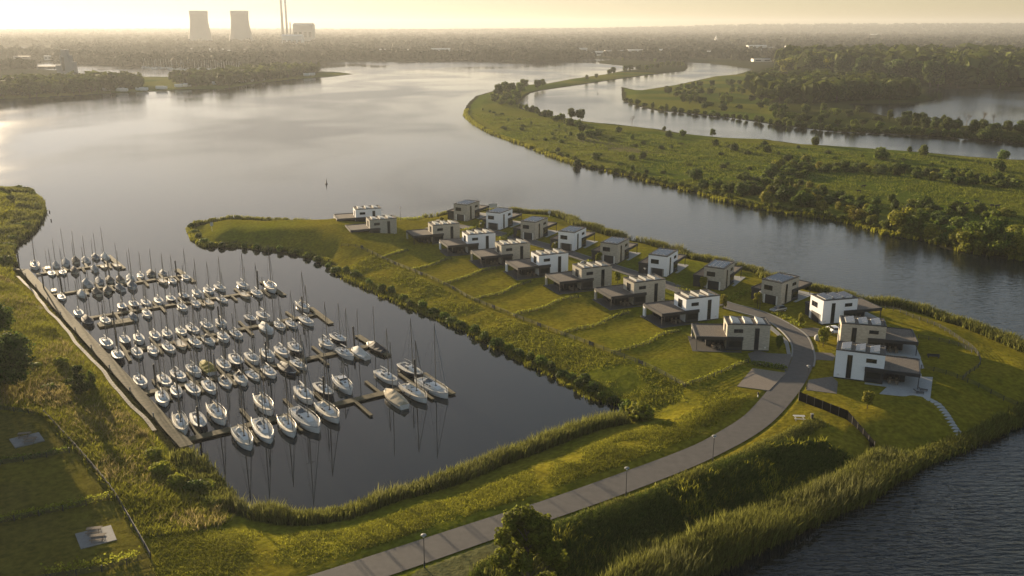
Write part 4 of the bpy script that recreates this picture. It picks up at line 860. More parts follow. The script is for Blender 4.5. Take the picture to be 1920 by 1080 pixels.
def scatter(px,n,z=1.5,mind=0,seed=1,land=True):
    g=np.random.default_rng(seed); poly=PL(px,z); lo=poly.min(0); hi=poly.max(0); out=[]
    for _ in range(60):
        q=g.uniform(lo,hi,(n*4,2)); q=q[inpoly(q[:,0],q[:,1],poly)]
        if land and len(q): q=q[sdf(q[:,0],q[:,1])>.5]
        for p_ in q:
            if len(out)>=n: return np.array(out)
            if mind==0 or not out or (np.hypot(*(np.array(out)-p_).T)>mind).all(): out.append(p_)
    return np.array(out)
def toU(x,y): return x/max(y,1)
def zs_of(a): return hgt(np.array([q[0] for q in a]),np.array([q[1] for q in a]))
def batch(specs,where,group,kindword):
    """specs: (kind,x,y,s,sz,mat); labels numbered left to right by where the thing stands"""
    specs=sorted(specs,key=lambda q:toU(q[1],q[2])); Z=zs_of([(q[1],q[2]) for q in specs]) if specs else []
    for i,(q,z) in enumerate(zip(specs,Z)):
        tone={'foliage':'green','foliage_dark':'dark green','foliage_yellow':'yellow green','bare_twigs':'bare','hedge_leaves':'light green'}[q[5].name]
        plant(q[0],q[1],q[2],q[3],f'{tone} {kindword}, {onum(i+1)} from left {where}',group,q[5],q[4],z=float(z))
def U(u,v,z=1.5): return P2(u,v,z)
rr=random.Random(5)
mats3=[leafm,leafm,leafd,leafd,leafy]
# bushes on the marina side of the peninsula
B1=[(649,509),(668,517),(692,531),(716,543),(734,547),(757,561),(770,570),(792,575),(811,584),(832,592),(847,601),(867,609),(889,622),(907,632),(930,645),(954,653),(977,663),(995,671),(1013,679),(1037,692),(1055,702),(1070,707),(1096,715),(1084,722),(1112,731),(1128,741),(1150,749),(1172,757)]
batch([('bush',*P2(u,v,.8),rr.uniform(1.2,2.0),rr.uniform(1.2,2.0),rr.choice([leafm,leafd,leafm])) for u,v in B1],'along the marina shore','bushes along the marina shore','waterside bush')
plant('bush',*P2(1196,781,1),3.0,'large pale green reed bush at the inlet corner','bushes along the marina shore',leafy,2.9); plant('bush',*P2(1180,770,1),2.4,'dark bush just behind the pale reed bush at the inlet corner','bushes along the marina shore',leafm,2.4)
TIP=[(358,425),(364,436),(372,446),(383,455),(397,460),(415,461),(436,461),(456,464),(480,466),(500,468),(525,470),(550,474),(575,481),(597,488),(615,500),(630,508)]
batch([('bush',*P2(u,v-1,.6),rr.uniform(1.3,2.3),rr.uniform(1.0,1.9),rr.choice([leafm,leafd])) for u,v in TIP],'round the lower edge of the peninsula tip','bushes round the peninsula tip','low bush')
TIP2=[(372,416),(400,412),(418,411),(433,408),(445,409),(480,408),(492,409),(505,410),(520,411),(535,411),(560,413),(575,414),(590,414)]
batch([('bush',*P2(u,v+1,1),rr.uniform(1.4,2.4),rr.uniform(1.0,1.8),rr.choice([leafm,leafy])) for u,v in TIP2],'along the upper edge of the peninsula tip','bushes round the peninsula tip','low bush')
# street saplings
for i,(u,v,h) in enumerate([(903,432,4.2),(828,421,3.2),(973,447,3.2),(1040,475,4),(1122,492,3.6),(1212,537,3.2),(1158,531,3.6),(1318,543,4),(1356,578,4.2),(1420,576,4.2),(1083,518,3.0),(1543,650,5.0),(1501,608,3),(1626,768,3.8),(1460,655,3.6),(1540,600,2.6)]):
    x,y=P2(u,v,GZ); t=plant('round',x,y,h*.72,f'slender staked young tree, {onum(i+1)} in the street planting list','young street trees',rr.choice([leafm,leafy]),h,name='young_tree')
    t['label']=['young tree at the front corner of the white second river row house','round young tree by the first river row house','young tree beside the beige third river row house','young tree beside the white fourth river row house','young tree beside the beige fifth river row house','low young tree by the white sixth river row house','young tree behind the beige sixth marina row house','young tree beside the beige seventh river row house','young tree right of the white marina row house at the lane','young tree beside the lamp of the last river row house','low young tree in the planting near the fifth river row house','bright young tree with round crown on the road bend lawn','small staked tree before the farthest right hand white house','staked young tree on the lawn above the slatted screen fence','young tree on the lawn right of the nearest marina row house','small young tree left of the right hand white house driveway'][i]
for c,lab in [([(1275,540),(1300,548),(1330,560)],'bright hedge on the lane verge before the seventh river row house'),([(1365,563),(1385,556),(1400,548)],'bright hedge along the driveway of the last river row house'),([(990,505),(1010,497),(1030,490)],'bright shrubs behind the white fifth marina row house'),([(875,432),(890,427),(905,424)],'bright shrubs by the third marina row house'),([(940,448),(955,441),(965,437)],'bright shrubs between the second and third river row houses'),([(1085,502),(1100,495),(1112,489)],'bright shrubs between the fourth and fifth river row houses'),([(1460,590),(1480,600),(1500,612)],'bright shrubs on the verge inside the road bend'),([(745,408),(765,412),(790,407)],'bright shrubs behind the turning circle')]:
    hedge(c,lab,hedgem,.7,.8,n=26,size=.3,cat='hedge')
# foreground tree, left trees
def bigtree(name,uv,h,wd,label,seed,n=26000,leaf=.32,m=leafm,z=2.0,lr=1.0):
    x,y=P2(*uv,z); g=random.Random(seed); L=[]
    for i in range(26):
        q=g.random(); zz=h*(.22+.76*q); rad=wd/2*math.sin(math.pi*min(1,(1-q)*.62+.12))*1.0; a=g.uniform(0,6.28); r=rad*g.uniform(.1,.8)
        L.append((r*math.cos(a),r*math.sin(a),zz-.4,g.uniform(.09,.17)*h*.8*lr,g.uniform(.09,.17)*h*.8*lr,g.uniform(.07,.12)*h*lr))
    L.append((0,0,h*.93,h*.07,h*.07,h*.08))
    V,F=crown(L,n,leaf,seed,.3); t=thing(name,label,'tree',(x,y,hz(x,y)),0); obj('crown',mesh_np('crown',V,F,m),t)
    b=MB().tube([(0,0,-.5),(.1,0,h*.4),(0,.1,h*.92)],[h*.025,h*.018,.04],8)
    for l in L: b.tube([(0,0,max(.8,l[2]-h*.18)),(l[0]*.5,l[1]*.5,l[2]-h*.06),(l[0],l[1],l[2])],[.09,.06,.02],4)
    b.build('trunk',barkm,t); return t
bigtree('broadleaf_tree',(988,1118),14,12.5,'large leafy tree in the foreground standing beside the road',3,21000,.30,mat('foliage_fresh',(.135,.150,.020),rough=.75,spec=.1,trans=.5,island=.45),lr=.8)
bigtree('broadleaf_tree',(-4,742),17,17,'dark dense tree cut by the left picture edge',8,24000,.45,leafd,lr=1.4)
bigtree('broadleaf_tree',(150,742),6.5,4.6,'small grey green tree in the tall grass left of the jetty',11,5000,.26,leafd)
bigtree('broadleaf_tree',(172,728),4.6,3.4,'low bushy tree touching the small tree left of the jetty',12,3000,.26,leafm)
for i,(u,v,h) in enumerate([(-60,640,12),(-130,620,14),(-190,690,14),(-110,560,12),(-230,780,15),(-330,860,15)]):   # stand just outside the left edge; their shade lies on the lawns
    bigtree('broadleaf_tree',(u,v),h,h,f'tree standing outside the left edge of the picture, {onum(i+1)}',20+i,7000,.6,leafd)
LB=[(5,352),(15,352),(28,352),(40,354),(52,357),(62,366),(70,376),(72,388),(70,400),(60,412),(52,424),(40,436),(28,448),(18,462),(10,476),(12,490)]
batch([('bush',*P2(u-4,v+1,1),rr.uniform(2.2,3.4),rr.uniform(1.4,2.2),rr.choice([leafm,leafm,leafd])) for u,v in LB],'on the upper left reed bank','bushes on the left reed bank','bush')
LW=[(30,420),(20,400),(45,395),(10,430),(35,440),(55,388),(20,376),(8,455),(60,700),(110,690),(300,880),(330,900),(370,905),(400,930),(285,850),(395,900),(345,870),(95,735)]
batch([('bush',*P2(u,v,2),rr.uniform(1.8,2.8),rr.uniform(1.0,1.9),rr.choice([leafm,hedgem])) for u,v in LW],'in the wild grass of the left bank','bushes in the left wild grass','rounded shrub')
# far meadow bushes
big=[(1437,385,6,'y'),(1470,384,7,'d'),(1502,392,6.5,'g'),(1540,400,4.5,'y'),(1415,372,5,'d'),(1606,416,5.5,'y'),(1636,424,4.5,'y'),(1662,434,5,'g'),(1688,437,10,'y'),(1712,442,8,'g'),(1752,452,6.5,'y'),(1779,455,7,'g'),(1796,462,6,'y'),(1822,470,8,'y'),(1850,470,11,'g'),(1882,480,8,'g'),(1908,482,7.5,'y'),(1345,360,5.5,'g'),(1367,366,5.5,'g'),(1392,372,6.5,'d'),(1318,356,4.5,'d'),(1304,345,6,'d'),(1460,372,7,'d'),(1395,350,6,'d'),(1725,420,5,'g'),(1935,478,9,'g')]
mk={'y':leafy,'g':leafm,'d':leafd}
batch([('willow',*P2(u,v-3,.8),s*1.35,s*1.25,mk[c]) for u,v,s,c in big],'along the near edge of the far meadow','trees along the near edge of the far meadow','spreading tree')
near=[]
for u,v in zip(np.linspace(1010,1920,70),np.interp(np.linspace(1010,1920,70),[1010,1110,1210,1310,1400,1500,1600,1700,1800,1920],[282,314,337,361,385,401,417,443,467,485])): near.append(('bush',*P2(u,v-2,.5),rr.uniform(1.4,3.0),rr.uniform(1.2,2.4),rr.choice(mats3)))
vs_=[];fs_=[];nb=0
for i,q in enumerate(near):
    V,F=crown(lobes_for('bush',i),420,.24,i); V=V*[q[3],q[3],q[4]]+[q[1],q[2],max(hz(q[1],q[2]),0)]; vs_.append(V); fs_.append(F+nb); nb+=len(V)
tag(obj('shoreline_scrub',mesh_np('shoreline_scrub',np.vstack(vs_),np.vstack(fs_),leafm)),kind='stuff')
thick=scatter([(1430,322),(1480,300),(1560,312),(1700,318),(1800,328),(1900,338),(1905,352),(1800,345),(1680,330),(1560,322),(1490,335)],62,1.8,6,3); belt=scatter([(1380,345),(1440,330),(1530,352),(1600,372),(1700,380),(1780,385),(1860,400),(1920,405),(1960,450),(1900,452),(1780,440),(1700,425),(1600,405),(1500,385),(1420,370)],66,1.8,5,4)
batch([('bush',x,y,rr.uniform(2.2,4.2),rr.uniform(2.0,3.6),rr.choice(mats3)) for x,y in thick],'in the upper thicket of the far meadow','bushes of the upper meadow thicket','thicket bush')
batch([('bush',x,y,rr.uniform(1.8,4.2),rr.uniform(1.8,3.6),rr.choice(mats3)) for x,y in belt],'in the lower thicket of the far meadow','bushes of the lower meadow thicket','thicket bush')
op=scatter([(900,205),(1000,225),(1150,245),(1300,262),(1500,275),(1900,305),(1900,335),(1560,305),(1430,310),(1380,345),(1200,325),(1050,290),(950,250)],66,1.8,7,6)
batch([('bush',x,y,rr.uniform(.9,2.6),rr.uniform(1.0,2.6),rr.choice([leafm,leafd,leafd])) for x,y in op],'scattered over the open far meadow','bushes scattered over the open far meadow','lone bush')
ml=[(1081,306,4.5),(1117,298,4),(1184,300,3.4),(1205,297,3.6),(1185,262,3.2),(1254,256,4),(1280,255,4),(1343,273,4),(1377,283,4),(1440,286,4.2),(1528,271,5),(1705,281,3),(1729,290,5.5),(1882,296,5),(1652,298,6),(1872,320,5),(1088,262,5),(1104,258,5.5),(1160,248,4)]
batch([('bush',*P2(u,v,1.8),s*.8,s*.85,rr.choice([leafm,leafd])) for u,v,s in ml],'of the larger lone meadow bushes','larger lone bushes of the far meadow','rounded large bush')
diag=[(978+ i*7.5+rr.uniform(-3,3),200+i*2.9+rr.uniform(-4,4)) for i in range(20)]+[(940+rr.uniform(-20,25),190+rr.uniform(-8,8)) for i in range(14)]
batch([('willow',*P2(u,v,1.8),rr.uniform(5,9),rr.uniform(5,8.5),rr.choice([leafm,leafm,leafd])) for u,v in diag],'in the diagonal meadow hedge','trees in the diagonal hedge of the far meadow','bushy tree')
spit=[(935,184,15),(947,178,15),(958,182,16),(968,190,13),(975,176,14),(983,168,13),(1008,166,12),(1018,163,10),(1100,151,8),(1118,147,7),(1142,142,10),(1150,140,12),(1172,137,13),(1182,135,12),(1196,133,11),(1212,133,10),(1222,131,10),(1232,129,9),(1240,127,10),(1252,126,12),(1262,127,12),(1272,126,11),(1280,125,10),(1168,115,8),(1228,118,9),(1150,116,6)]
batch([('round',*P2(u,v,1.5),s,s,rr.choice([leafm,leafd])) for u,v,s in spit],'along the thin spit beyond the river bend','trees along the thin spit','round tree')
for u,v,s,lab in [(1070,148,7,'lone pale bare tree on the thin spit'),(1185,236,9,'lone bare tree on the far meadow edge by the side channel'),(1092,223,10,'bare tree beside two dark trees on the meadow edge'),(1840,236,13,'tall bare tree before the right pond'),(1862,237,11,'bare leaning tree before the right pond'),(1812,234,11,'thin bare tree left in the pond row'),(1798,232,9,'short bare tree at the left end of the pond row')]: plant('bare',*P2(u,v,1.5),s,lab,'bare trees by the side channel')
for u,v,s,lab in [(1072,223,10,'left dark tree of the pair on the side channel bank'),(1088,224,10,'right dark tree of the pair on the side channel bank'),(1245,245,4,'small tree on the meadow edge near the slim beacon'),(1336,254,6,'low dark tree leaning over the side channel')]: plant('round',*P2(u,v,1.5),s,lab,'dark trees on the side channel bank',leafd)
# woodland right
W1=scatter([(1463,150),(1560,152),(1700,160),(1745,163),(1776,162.5),(1896,165.5),(1995,168),(1995,155),(1800,148),(1600,140),(1463,136)],105,1.5,8,9)
batch([('tall' if rr.random()<.6 else 'round',x,y,rr.uniform(31,40),rr.uniform(26,36),rr.choice([leafd,leafd,leafm,leafd,leafy] if x/y<.40 else [leafd,leafd,leafm])) for x,y in W1],'behind the right pond','tall trees of the wood behind the right pond','tall woodland tree')
W2=scatter([(1430,150),(1560,160),(1735,180),(1750,186),(1720,192),(1600,193),(1520,200),(1430,192),(1390,168)],50,1.5,9,10)
batch([('round',x,y,rr.uniform(17,23),rr.uniform(15,21),rr.choice([leafd,leafd,leafm])) for x,y in W2],'in the middle wood','trees of the middle wood','woodland tree')
W3=scatter([(1230,175),(1320,155),(1400,160),(1440,195),(1590,208),(1690,227),(1680,247),(1560,240),(1450,228),(1300,208)],80,1.5,6,11)
batch([('willow' if rr.random()<.5 else 'round',x,y,rr.uniform(5,11),rr.uniform(5,10),rr.choice(mats3[:4])) for x,y in W3],'across the side channel','trees on the scrub land','scrub tree')
W4=scatter([(1690,230),(1800,240),(1920,243),(1995,250),(1995,272),(1861,262),(1690,248)],30,1,5,12)
batch([('willow' if rr.random()<.5 else 'round',x,y,rr.uniform(8,13),rr.uniform(8,13),leafd) for x,y in W4],'along the dark strip before the right pond','trees of the strip before the right pond','dark waterside tree')
edge=[(u,np.interp(u,[1167,1231,1300,1377,1466,1569,1672,1776,1861,1920],[188,205,213,221,235,246,250,256,263,268])) for u in np.linspace(1170,1920,56)]
batch([('willow',*P2(u+rr.uniform(-4,4),v-1.5,1),rr.uniform(3.5,8.5),rr.uniform(3.5,8.5),rr.choice([leafd,leafm])) for u,v in edge],'at the waterline across the side channel','waterline trees across the side channel','waterline tree')
# distant left peninsula
W5=np.vstack([scatter([(-60,166),(60,165),(200,160),(262,157),(266,170),(150,176),(73,181),(-60,186)],80,2,6,13),scatter([(318,150),(400,142),(500,134),(585,134),(600,138),(548,147),(474,155),(426,163),(330,166)],70,2,7,14)])
batch([('round',x,y,rr.uniform(13,19),rr.uniform(13,18),leafd) for x,y in W5],'on the hazy left peninsula','trees of the hazy left peninsula','hazy dark tree')
# tiny caravans and moored boats of the far left shore
cv=MB().ring([[(x,-1.2,.5),(x,1.2,.5),(x,1.25,1.6),(x,1.0,2.7),(x,-1.0,2.7),(x,-1.25,1.6)] for x in(-3,3)]).box(-2.4,2.4,-1.0,1.0,0,.5); first=None
for i,(u,v) in enumerate([(200,170),(225,170),(232,170),(262,168),(270,168),(300,166),(306,166),(335,163),(345,162),(352,161),(405,158),(455,154),(470,152),(490,150.5),(532,142),(575,142),(585,141)]):
    x,y=P2(u,v,2); first=cv.build('caravan',whitem,None,loc=(x,y,hz(x,y)),rz=rr.uniform(0,3)) if first is None else dup(first)
    first.location=(x,y,hz(x,y)+.1); first.scale=(1.5,1.5,1.3); tag(first,f'small white caravan, {onum(i+1)} from the left on the hazy left shore','caravan','caravans on the hazy left shore')
sm=MB().ring([[(x,-w_*.6,-.3),(x,w_*.6,-.3),(x,w_,.9),(x,-w_,.9)] for x,w_ in[(-5,1.2),(-2,1.6),(2,1.5),(5,.1)]]).box(-2,2,-1,1,.9,1.7).tube([(.5,0,.9),(.5,0,11)],[.15,.1],4); first=None
for i in range(44):
    u=270+i*4.2+rr.uniform(-1.5,1.5); v=125.5+i*.12+rr.uniform(0,5); x,y=P2(u,v,0)
    if first is None: first=sm.build('moored_boat',hullw)
    else: first=dup(first)
    first.location=(x,y,0); first.rotation_euler=(0,0,rr.uniform(0,6)); first.scale=(1.5,)*3; tag(first,f'tiny distant moored boat, {onum(i+1)} from the left in the hazy far marina','boat','tiny boats in the hazy far marina')
# ------------------------------------------------------------------ far woods (too many to count)
def blobs(px,n,h,seed,z=2,mat_=leafd,name='distant_woodland',label='',hv=.4,squash=1):
    pts=scatter(px,n,z,0,seed); g=np.random.default_rng(seed); pts=pts[clearing(pts)]; N=len(pts); k=16; Z=hgt(pts[:,0],pts[:,1])
    hh=h*(1-hv+2*hv*g.random(N)); d_=g.normal(0,1,(N*k,3)); d_/=np.linalg.norm(d_,axis=1)[:,None]; c=np.repeat(np.c_[pts,Z+hh*.52],k,0)+d_*np.repeat(hh,k)[:,None]*np.array([.42*squash,.42*squash,.42])
    nn=d_+g.normal(0,.3,(N*k,3)); t=np.cross(nn,g.normal(0,1,(N*k,3))); t/=np.linalg.norm(t,axis=1)[:,None]; b=np.cross(nn/np.linalg.norm(nn,axis=1)[:,None],t); s=np.repeat(hh,k)[:,None]*.26
    V,F=quads(c,t*s,b*s); o=obj(name,mesh_np(name,V,F,mat_)); return tag(o,kind='stuff')
WH=[(370,97,26,5),(400,98,30,5),(428,99,26,4),(463,97,20,4),(720,97,28,4),(750,98,30,4),(785,96,28,5),(712,101,40,3),(826,103,34,9),(866,103,36,6),(880,104,14,3),(990,98,10,4),(1045,101,28,3),(1090,98,22,6),(1115,104,34,6),(1155,102,40,6),(1200,101,44,6),(1250,103,36,8),(1285,104,40,5),(1320,102,36,5),(1420,97,34,9),(1452,96,26,6),(1480,98,14,9),(1430,115,34,4),(40,110,30,4),(90,112,14,6),(1640,68,14,3),(1835,86,10,6)]
def clearing(p_):
    d_=p_[:,1]*CP+HC*SP; u=960+FPX*p_[:,0]/d_; v=540-FPX*(p_[:,1]*SP-HC*CP)/d_; k=np.ones(len(p_),bool)
    for (su,sv,a,b) in WH+[(30,90,180,5),(50,98,120,3),(385,107.6,95,2),(520,104,80,2),(1342,79,20,4),(1214,82,14,4),(86,129,40,4)]: k&=~((abs(u-su)<a/2+3)&(v>sv-1.5)&(v<sv+5.5))
    return k
mid=mat('foliage_far',(.040,.044,.016),rough=.85,spec=.05,island=.15)
blobs([(600,118),(700,113),(840,113),(975,116),(1044,114),(1119,109.5),(1200,111),(1286,115),(1290,108),(1000,106),(700,107),(600,110)],700,13,31,mat_=mid)
blobs([(0,112),(70,113),(157,120),(262,125),(330,128),(440,130),(485,124),(510,116),(600,117),(600,108),(400,112),(250,112),(120,108),(0,108)],1100,14,32,mat_=mid)
blobs([(-100,106),(600,107),(1300,108),(1450,118),(2050,118),(2200,88),(-300,88)],5200,15,33,mat_=mid)
blobs([(-300,88),(2200,88),(2400,70),(-500,70)],9000,17,34,mat_=mid,squash=1.5)
blobs([(-500,70),(2400,70),(2600,60),(-700,60)],9000,20,35,mat_=mid,squash=2.5)
fillm=mat('foliage_wood',(.070,.085,.018),rough=.85,spec=.05,trans=.25,island=.45)
blobs([(1463,146),(1560,148),(1700,156),(1745,160),(1776,160),(1896,163),(1995,165),(1995,125),(1800,121),(1600,121),(1470,126)],1000,27,36,mat_=fillm,name='woodland')
blobs([(1400,166),(1560,160),(1730,177),(1700,186),(1600,189),(1520,195),(1430,190)],330,15,37,mat_=fillm,name='woodland')
blobs([(-60,163),(60,162),(200,158),(258,156),(262,168),(150,174),(73,178),(-60,183)],260,13,38,mat_=fillm,name='woodland')
blobs([(330,160),(400,150),(500,138),(585,135),(595,137),(548,145),(474,153),(426,160)],260,12,39,mat_=fillm,name='woodland')
blobs([(-60,132),(68,131),(70,126),(-60,124)],120,12,40,mat_=mid,name='woodland')
# ------------------------------------------------------------------ industry on the horizon
towerm=mat('tower_concrete',(.26,.25,.24),noise=.06,nscale=.02); shedm=mat('shed_white',(.50,.49,.46),rough=.6); shedg=mat('shed_grey',(.16,.16,.15),rough=.7); brickr=mat('brick_brown',(.12,.09,.07))
for u,lab in [(377,'left of the two hazy concrete cooling towers'),(453,'right of the two hazy concrete cooling towers')]:
    x,y=P2(u,83,3); k=y/4000; t=thing('cooling_tower',lab,'cooling tower',(x,y,0)); H_=139*k
    prof=[(53,8),(47.5,28),(42.5,52),(38.6,78),(36.6,102),(37.0,122),(38.6,139)]; MB().lathe([(r*k,z*k) for r,z in prof]+[((r-1.2)*k,z*k-.05) for r,z in prof[::-1]],40).build('shell',towerm,t,True)
    b=MB()
    for j in range(20): a=j/20*6.283; b.tube([(54.5*k*math.cos(a),54.5*k*math.sin(a),0),(52.5*k*math.cos(a+.15),52.5*k*math.sin(a+.15),8.2*k)],1.0,4)
    b.build('support_ring',towerm,t)
for u,v,wpx,top,lab in [(531.5,80,5.2,3,'left of the two tall slim chimneys'),(539.5,80,4.6,2.5,'right of the two tall slim chimneys'),(546,80,3,44,'short chimney right of the tall pair')]:
    x,y=P2(u,v,3); zc=y*CP+HC*SP; r=wpx/FPX*zc/2; hh=(v-top)/FPX*zc/CP*1.0; tag(MB().lathe([(r,0),(r*.85,hh*.5),(r*.72,hh),(r*.6,hh+.1),(0,hh-1)],14).build('chimney',towerm,None,True,(x,y,2)),lab,'chimney')
def shed(u,v,wpx,hpx,lab,m=shedm,dep=.6,name='warehouse',cat='warehouse',rz=0,parts=True):
    x,y=P2(u,v,3); zc=y*CP+HC*SP; wd=wpx/FPX*zc; hh=hpx/FPX*zc/CP; dp=max(wd*dep,12); t=thing(name,lab,cat,(x,y+dp/2,2),rz); 
    MB().box(-wd/2,wd/2,-dp/2,dp/2,0,hh*.9).build('wall',m,t); MB().add([(-wd/2-1,-dp/2-1,hh*.9),(wd/2+1,-dp/2-1,hh*.9),(wd/2+1,dp/2+1,hh*.9),(-wd/2-1,dp/2+1,hh*.9),(-wd/2-1,0,hh),(wd/2+1,0,hh)],[(0,1,5,4),(2,3,4,5),(0,4,3),(1,2,5)]).build('roof',m if m!=brickr else shedg,t)
    w_=MB(); n=max(int(wd/16),2)
    for i in range(n): xx=-wd/2+wd*(i+.5)/n; w_.box(xx-wd/n*.3,xx+wd/n*.3,-dp/2-.25,-dp/2-.02,hh*.35,hh*.6)
    w_.build('window_band',glass,t); return t
t=shed(569,84,36,38,'tall blocky power plant boiler house right of the chimneys',towerm,.7,'boiler_house','power plant'); shed(548,90,38,24,'pale lower turbine hall before the chimneys',shedm,.5,'turbine_hall','power plant'); shed(583,78,8,26,'narrow annex at the right side of the boiler house',towerm,1,'boiler_annex','power plant')
for i,(u,v,a,b) in enumerate(WH): shed(u,v,a,b*1.35,f'long pale flat roofed shed, {onum(sorted(q[0] for q in WH).index(u)+1)} from the left on the far plain',shedm if (i*7)%3 else shedg)
# grain silo building on the left peninsula
x,y=P2(128,139,2); t=thing('silo_building','hazy stepped concrete silo tower above the left peninsula','silo',(x,y,2)); zc=y; k=zc/FPX
MB().box(-8*k,8*k,-8*k,8*k,0,34*k).build('tower',towerm,t); MB().box(-6*k,4*k,-6*k,6*k,34*k,44*k).build('head_house',towerm,t); MB().box(8.02*k,14*k,-9*k,9*k,0,22*k).build('side_bin',towerm,t); MB().box(-17*k,-8.02*k,-7*k,7*k,0,16*k).build('annex',towerm,t)
MB().box(-5*k,-1*k,-8*k-.3,-8*k-.02,6*k,30*k).build('window_band',glass,t)
shed(86,129,34,6,'long low hazy shed left of the silo tower',shedg)
x,y=P2(1342,79,3); k=y/FPX; t=thing('church','pale church with slim pointed spire on the far plain','church',(x,y,2)); MB().box(-2*k,2*k,-2*k,2*k,0,6*k).build('tower',shedm,t); MB().ring([[(-2*k,-2*k,6*k),(2*k,-2*k,6*k),(2*k,2*k,6*k),(-2*k,2*k,6*k)],[(-.1,-.1,13*k),(.1,-.1,13*k),(.1,.1,13*k),(-.1,.1,13*k)]]).build('spire',shedm,t); MB().box(-12*k,-2.02*k,-3*k,3*k,0,4*k).build('nave',shedm,t)
x,y=P2(1214,82,3); k=y/FPX; t=thing('house','bright gabled house catching the sun on the far plain','house',(x,y,2)); MB().box(-4*k,4*k,-3*k,3*k,0,4*k).build('wall',shedm,t); MB().add([(-4.2*k,-3.2*k,4*k),(4.2*k,-3.2*k,4*k),(4.2*k,3.2*k,4*k),(-4.2*k,3.2*k,4*k),(-4.2*k,0,7*k),(4.2*k,0,7*k)],[(0,1,5,4),(2,3,4,5),(0,4,3),(1,2,5)]).build('roof',shedm,t)
# pylons
def pylon(u,v,h,lab):
    x,y=P2(u,v,3); b=MB(); w0=h*.1
    for sx_ in(-1,1):
        for sy in(-1,1): b.tube([(sx_*w0,sy*w0,0),(sx_*w0*.3,sy*w0*.3,h*.6),(sx_*.3,sy*.3,h)],[.55,.4,.3],4)
    t=thing('power_pylon',lab,'pylon',(x,y,2)); b.build('mast',shedg,t); c=MB()
    for q,l in((.62,.24),(.76,.30),(.9,.2)): c.tube([(-h*l,0,h*q),(h*l,0,h*q)],.45,4)
    c.build('cross_arm',shedg,t)
for i,(u,v,h) in enumerate([(735,66,60),(856,64,75),(950,65,55),(1060,66,50),(1205,64,60),(1370,62,55),(1522,62,55),(1705,62,60),(1790,64,66),(1880,64,70),(240,70,60)]): pylon(u,v,h,f'hazy lattice power pylon near the horizon, {onum(sorted([735,856,950,1060,1205,1370,1522,1705,1790,1880,240]).index(u)+1)} from the left')
# ------------------------------------------------------------------ grass and reeds
def blades(pts,Z,n,h,wd,seed,lean=.35,clump=.35,hv=.35):
    g=np.random.default_rng(seed); N=len(pts)*n; b=np.repeat(np.c_[pts,Z-.05],n,0); b[:,:2]+=g.normal(0,clump,(N,2))
    hh=(np.repeat(h,n) if np.ndim(h) else h)*(1-hv+2*hv*g.random(N)); a=g.random(N)*6.283; l=g.normal(0,lean,(N,2))*hh[:,None] if np.ndim(hh) else 0
    l[:,0]+=.10*hh; w_=(wd*(.6+.8*g.random(N)))[:,None]; dx=np.c_[np.cos(a),np.sin(a),np.zeros(N)]*w_*.5
    top=b+np.c_[l,hh]; m_=b+np.c_[l*.35,hh*.6]
    V=np.stack([b-dx*.8,b+dx*.8,m_+dx,m_-dx, top],1).reshape(-1,3); i=np.arange(N)*5
    F=np.vstack([np.c_[i,i+1,i+2,i+3],np.c_[i+3,i+2,i+4,i+4]]) ; return V,np.vstack([np.c_[i,i+1,i+2],np.c_[i,i+2,i+3],np.c_[i+3,i+2,i+4]])
def reeds(C,w_in,w_out,dens,h,n,wd,m,name,seed,lean=.16,hn=6):
    C=np.asarray(C,float); L=np.hypot(*np.diff(C,axis=0).T).sum(); N=int(L*(w_in+w_out)*dens); g=np.random.default_rng(seed); D=resamp(C,max(int(L),3)); t=np.gradient(D,axis=0); t/=np.hypot(*t.T)[:,None]
    k=g.integers(0,len(D),N); off=g.uniform(-w_out,w_in,N); p_=D[k]+t[k]*g.uniform(-.6,.6,N)[:,None]+np.c_[-t[k][:,1],t[k][:,0]]*off[:,None]
    s=sdf(p_[:,0],p_[:,1]); p_=p_[(s>-1.0)&(s<w_in+3)]
    cl=vn(p_[:,0],p_[:,1],min(hn,9),seed); q_=vn(p_[:,0],p_[:,1],hn,seed+7)>(.22 if hn<20 else -1); p_=p_[q_]; cl=cl[q_]
    Z=np.maximum(hgt(p_[:,0],p_[:,1]),-.1); V,F=blades(p_,Z,n,h*(.55+.7*cl),wd,seed,lean,.3); return tag(obj(name,mesh_np(name,V,F,m)),kind='stuff')
def sub(px,p0,p1):
    i=[min(range(len(px)),key=lambda k:(px[k][0]-q[0])**2+(px[k][1]-q[1])**2) for q in (p0,p1)]; a,b=min(i),max(i)+1; return PL(px[a:b])
def land_side(C):   # orient so +offset points to land
    C=np.asarray(C); m=len(C)//2; t=C[min(m+1,len(C)-1)]-C[m-1]; n_=np.array([-t[1],t[0]])/np.hypot(*t)*3; q=C[m]+n_; return C if sdf(np.array([q[0]]),np.array([q[1]]))[0]>0 else C[::-1]
reeds(land_side(sub(S_MAR,(1140,785),(440,946))),3.0,.3,7,1.75,9,.12,reedm,'reeds',1,.22)          # south shore of the marina
reeds(land_side(sub(S_MAR,(440,946),(372,858))),4.5,.6,5,1.9,8,.14,reedm,'reeds',2)          # left end by the jetty
reeds(land_side(sub(S_MAR,(352,428),(1150,770))),2.5,.5,3,.9,6,.16,grassm,'shore_grass',3)
reeds(land_side(sub(S_MAR,(26,499),(-60,365))),9,2,2.2,1.9,8,.22,reedm,'reeds',4)
reeds(land_side(PL(S_RIV[:14])),3,.5,2.2,1.6,7,.22,reedm,'reeds',5)
reeds(land_side(PL(S_RIV[13:44])),3.6,.6,4.0,1.9,9,.16,reedm,'reeds',6,.26)
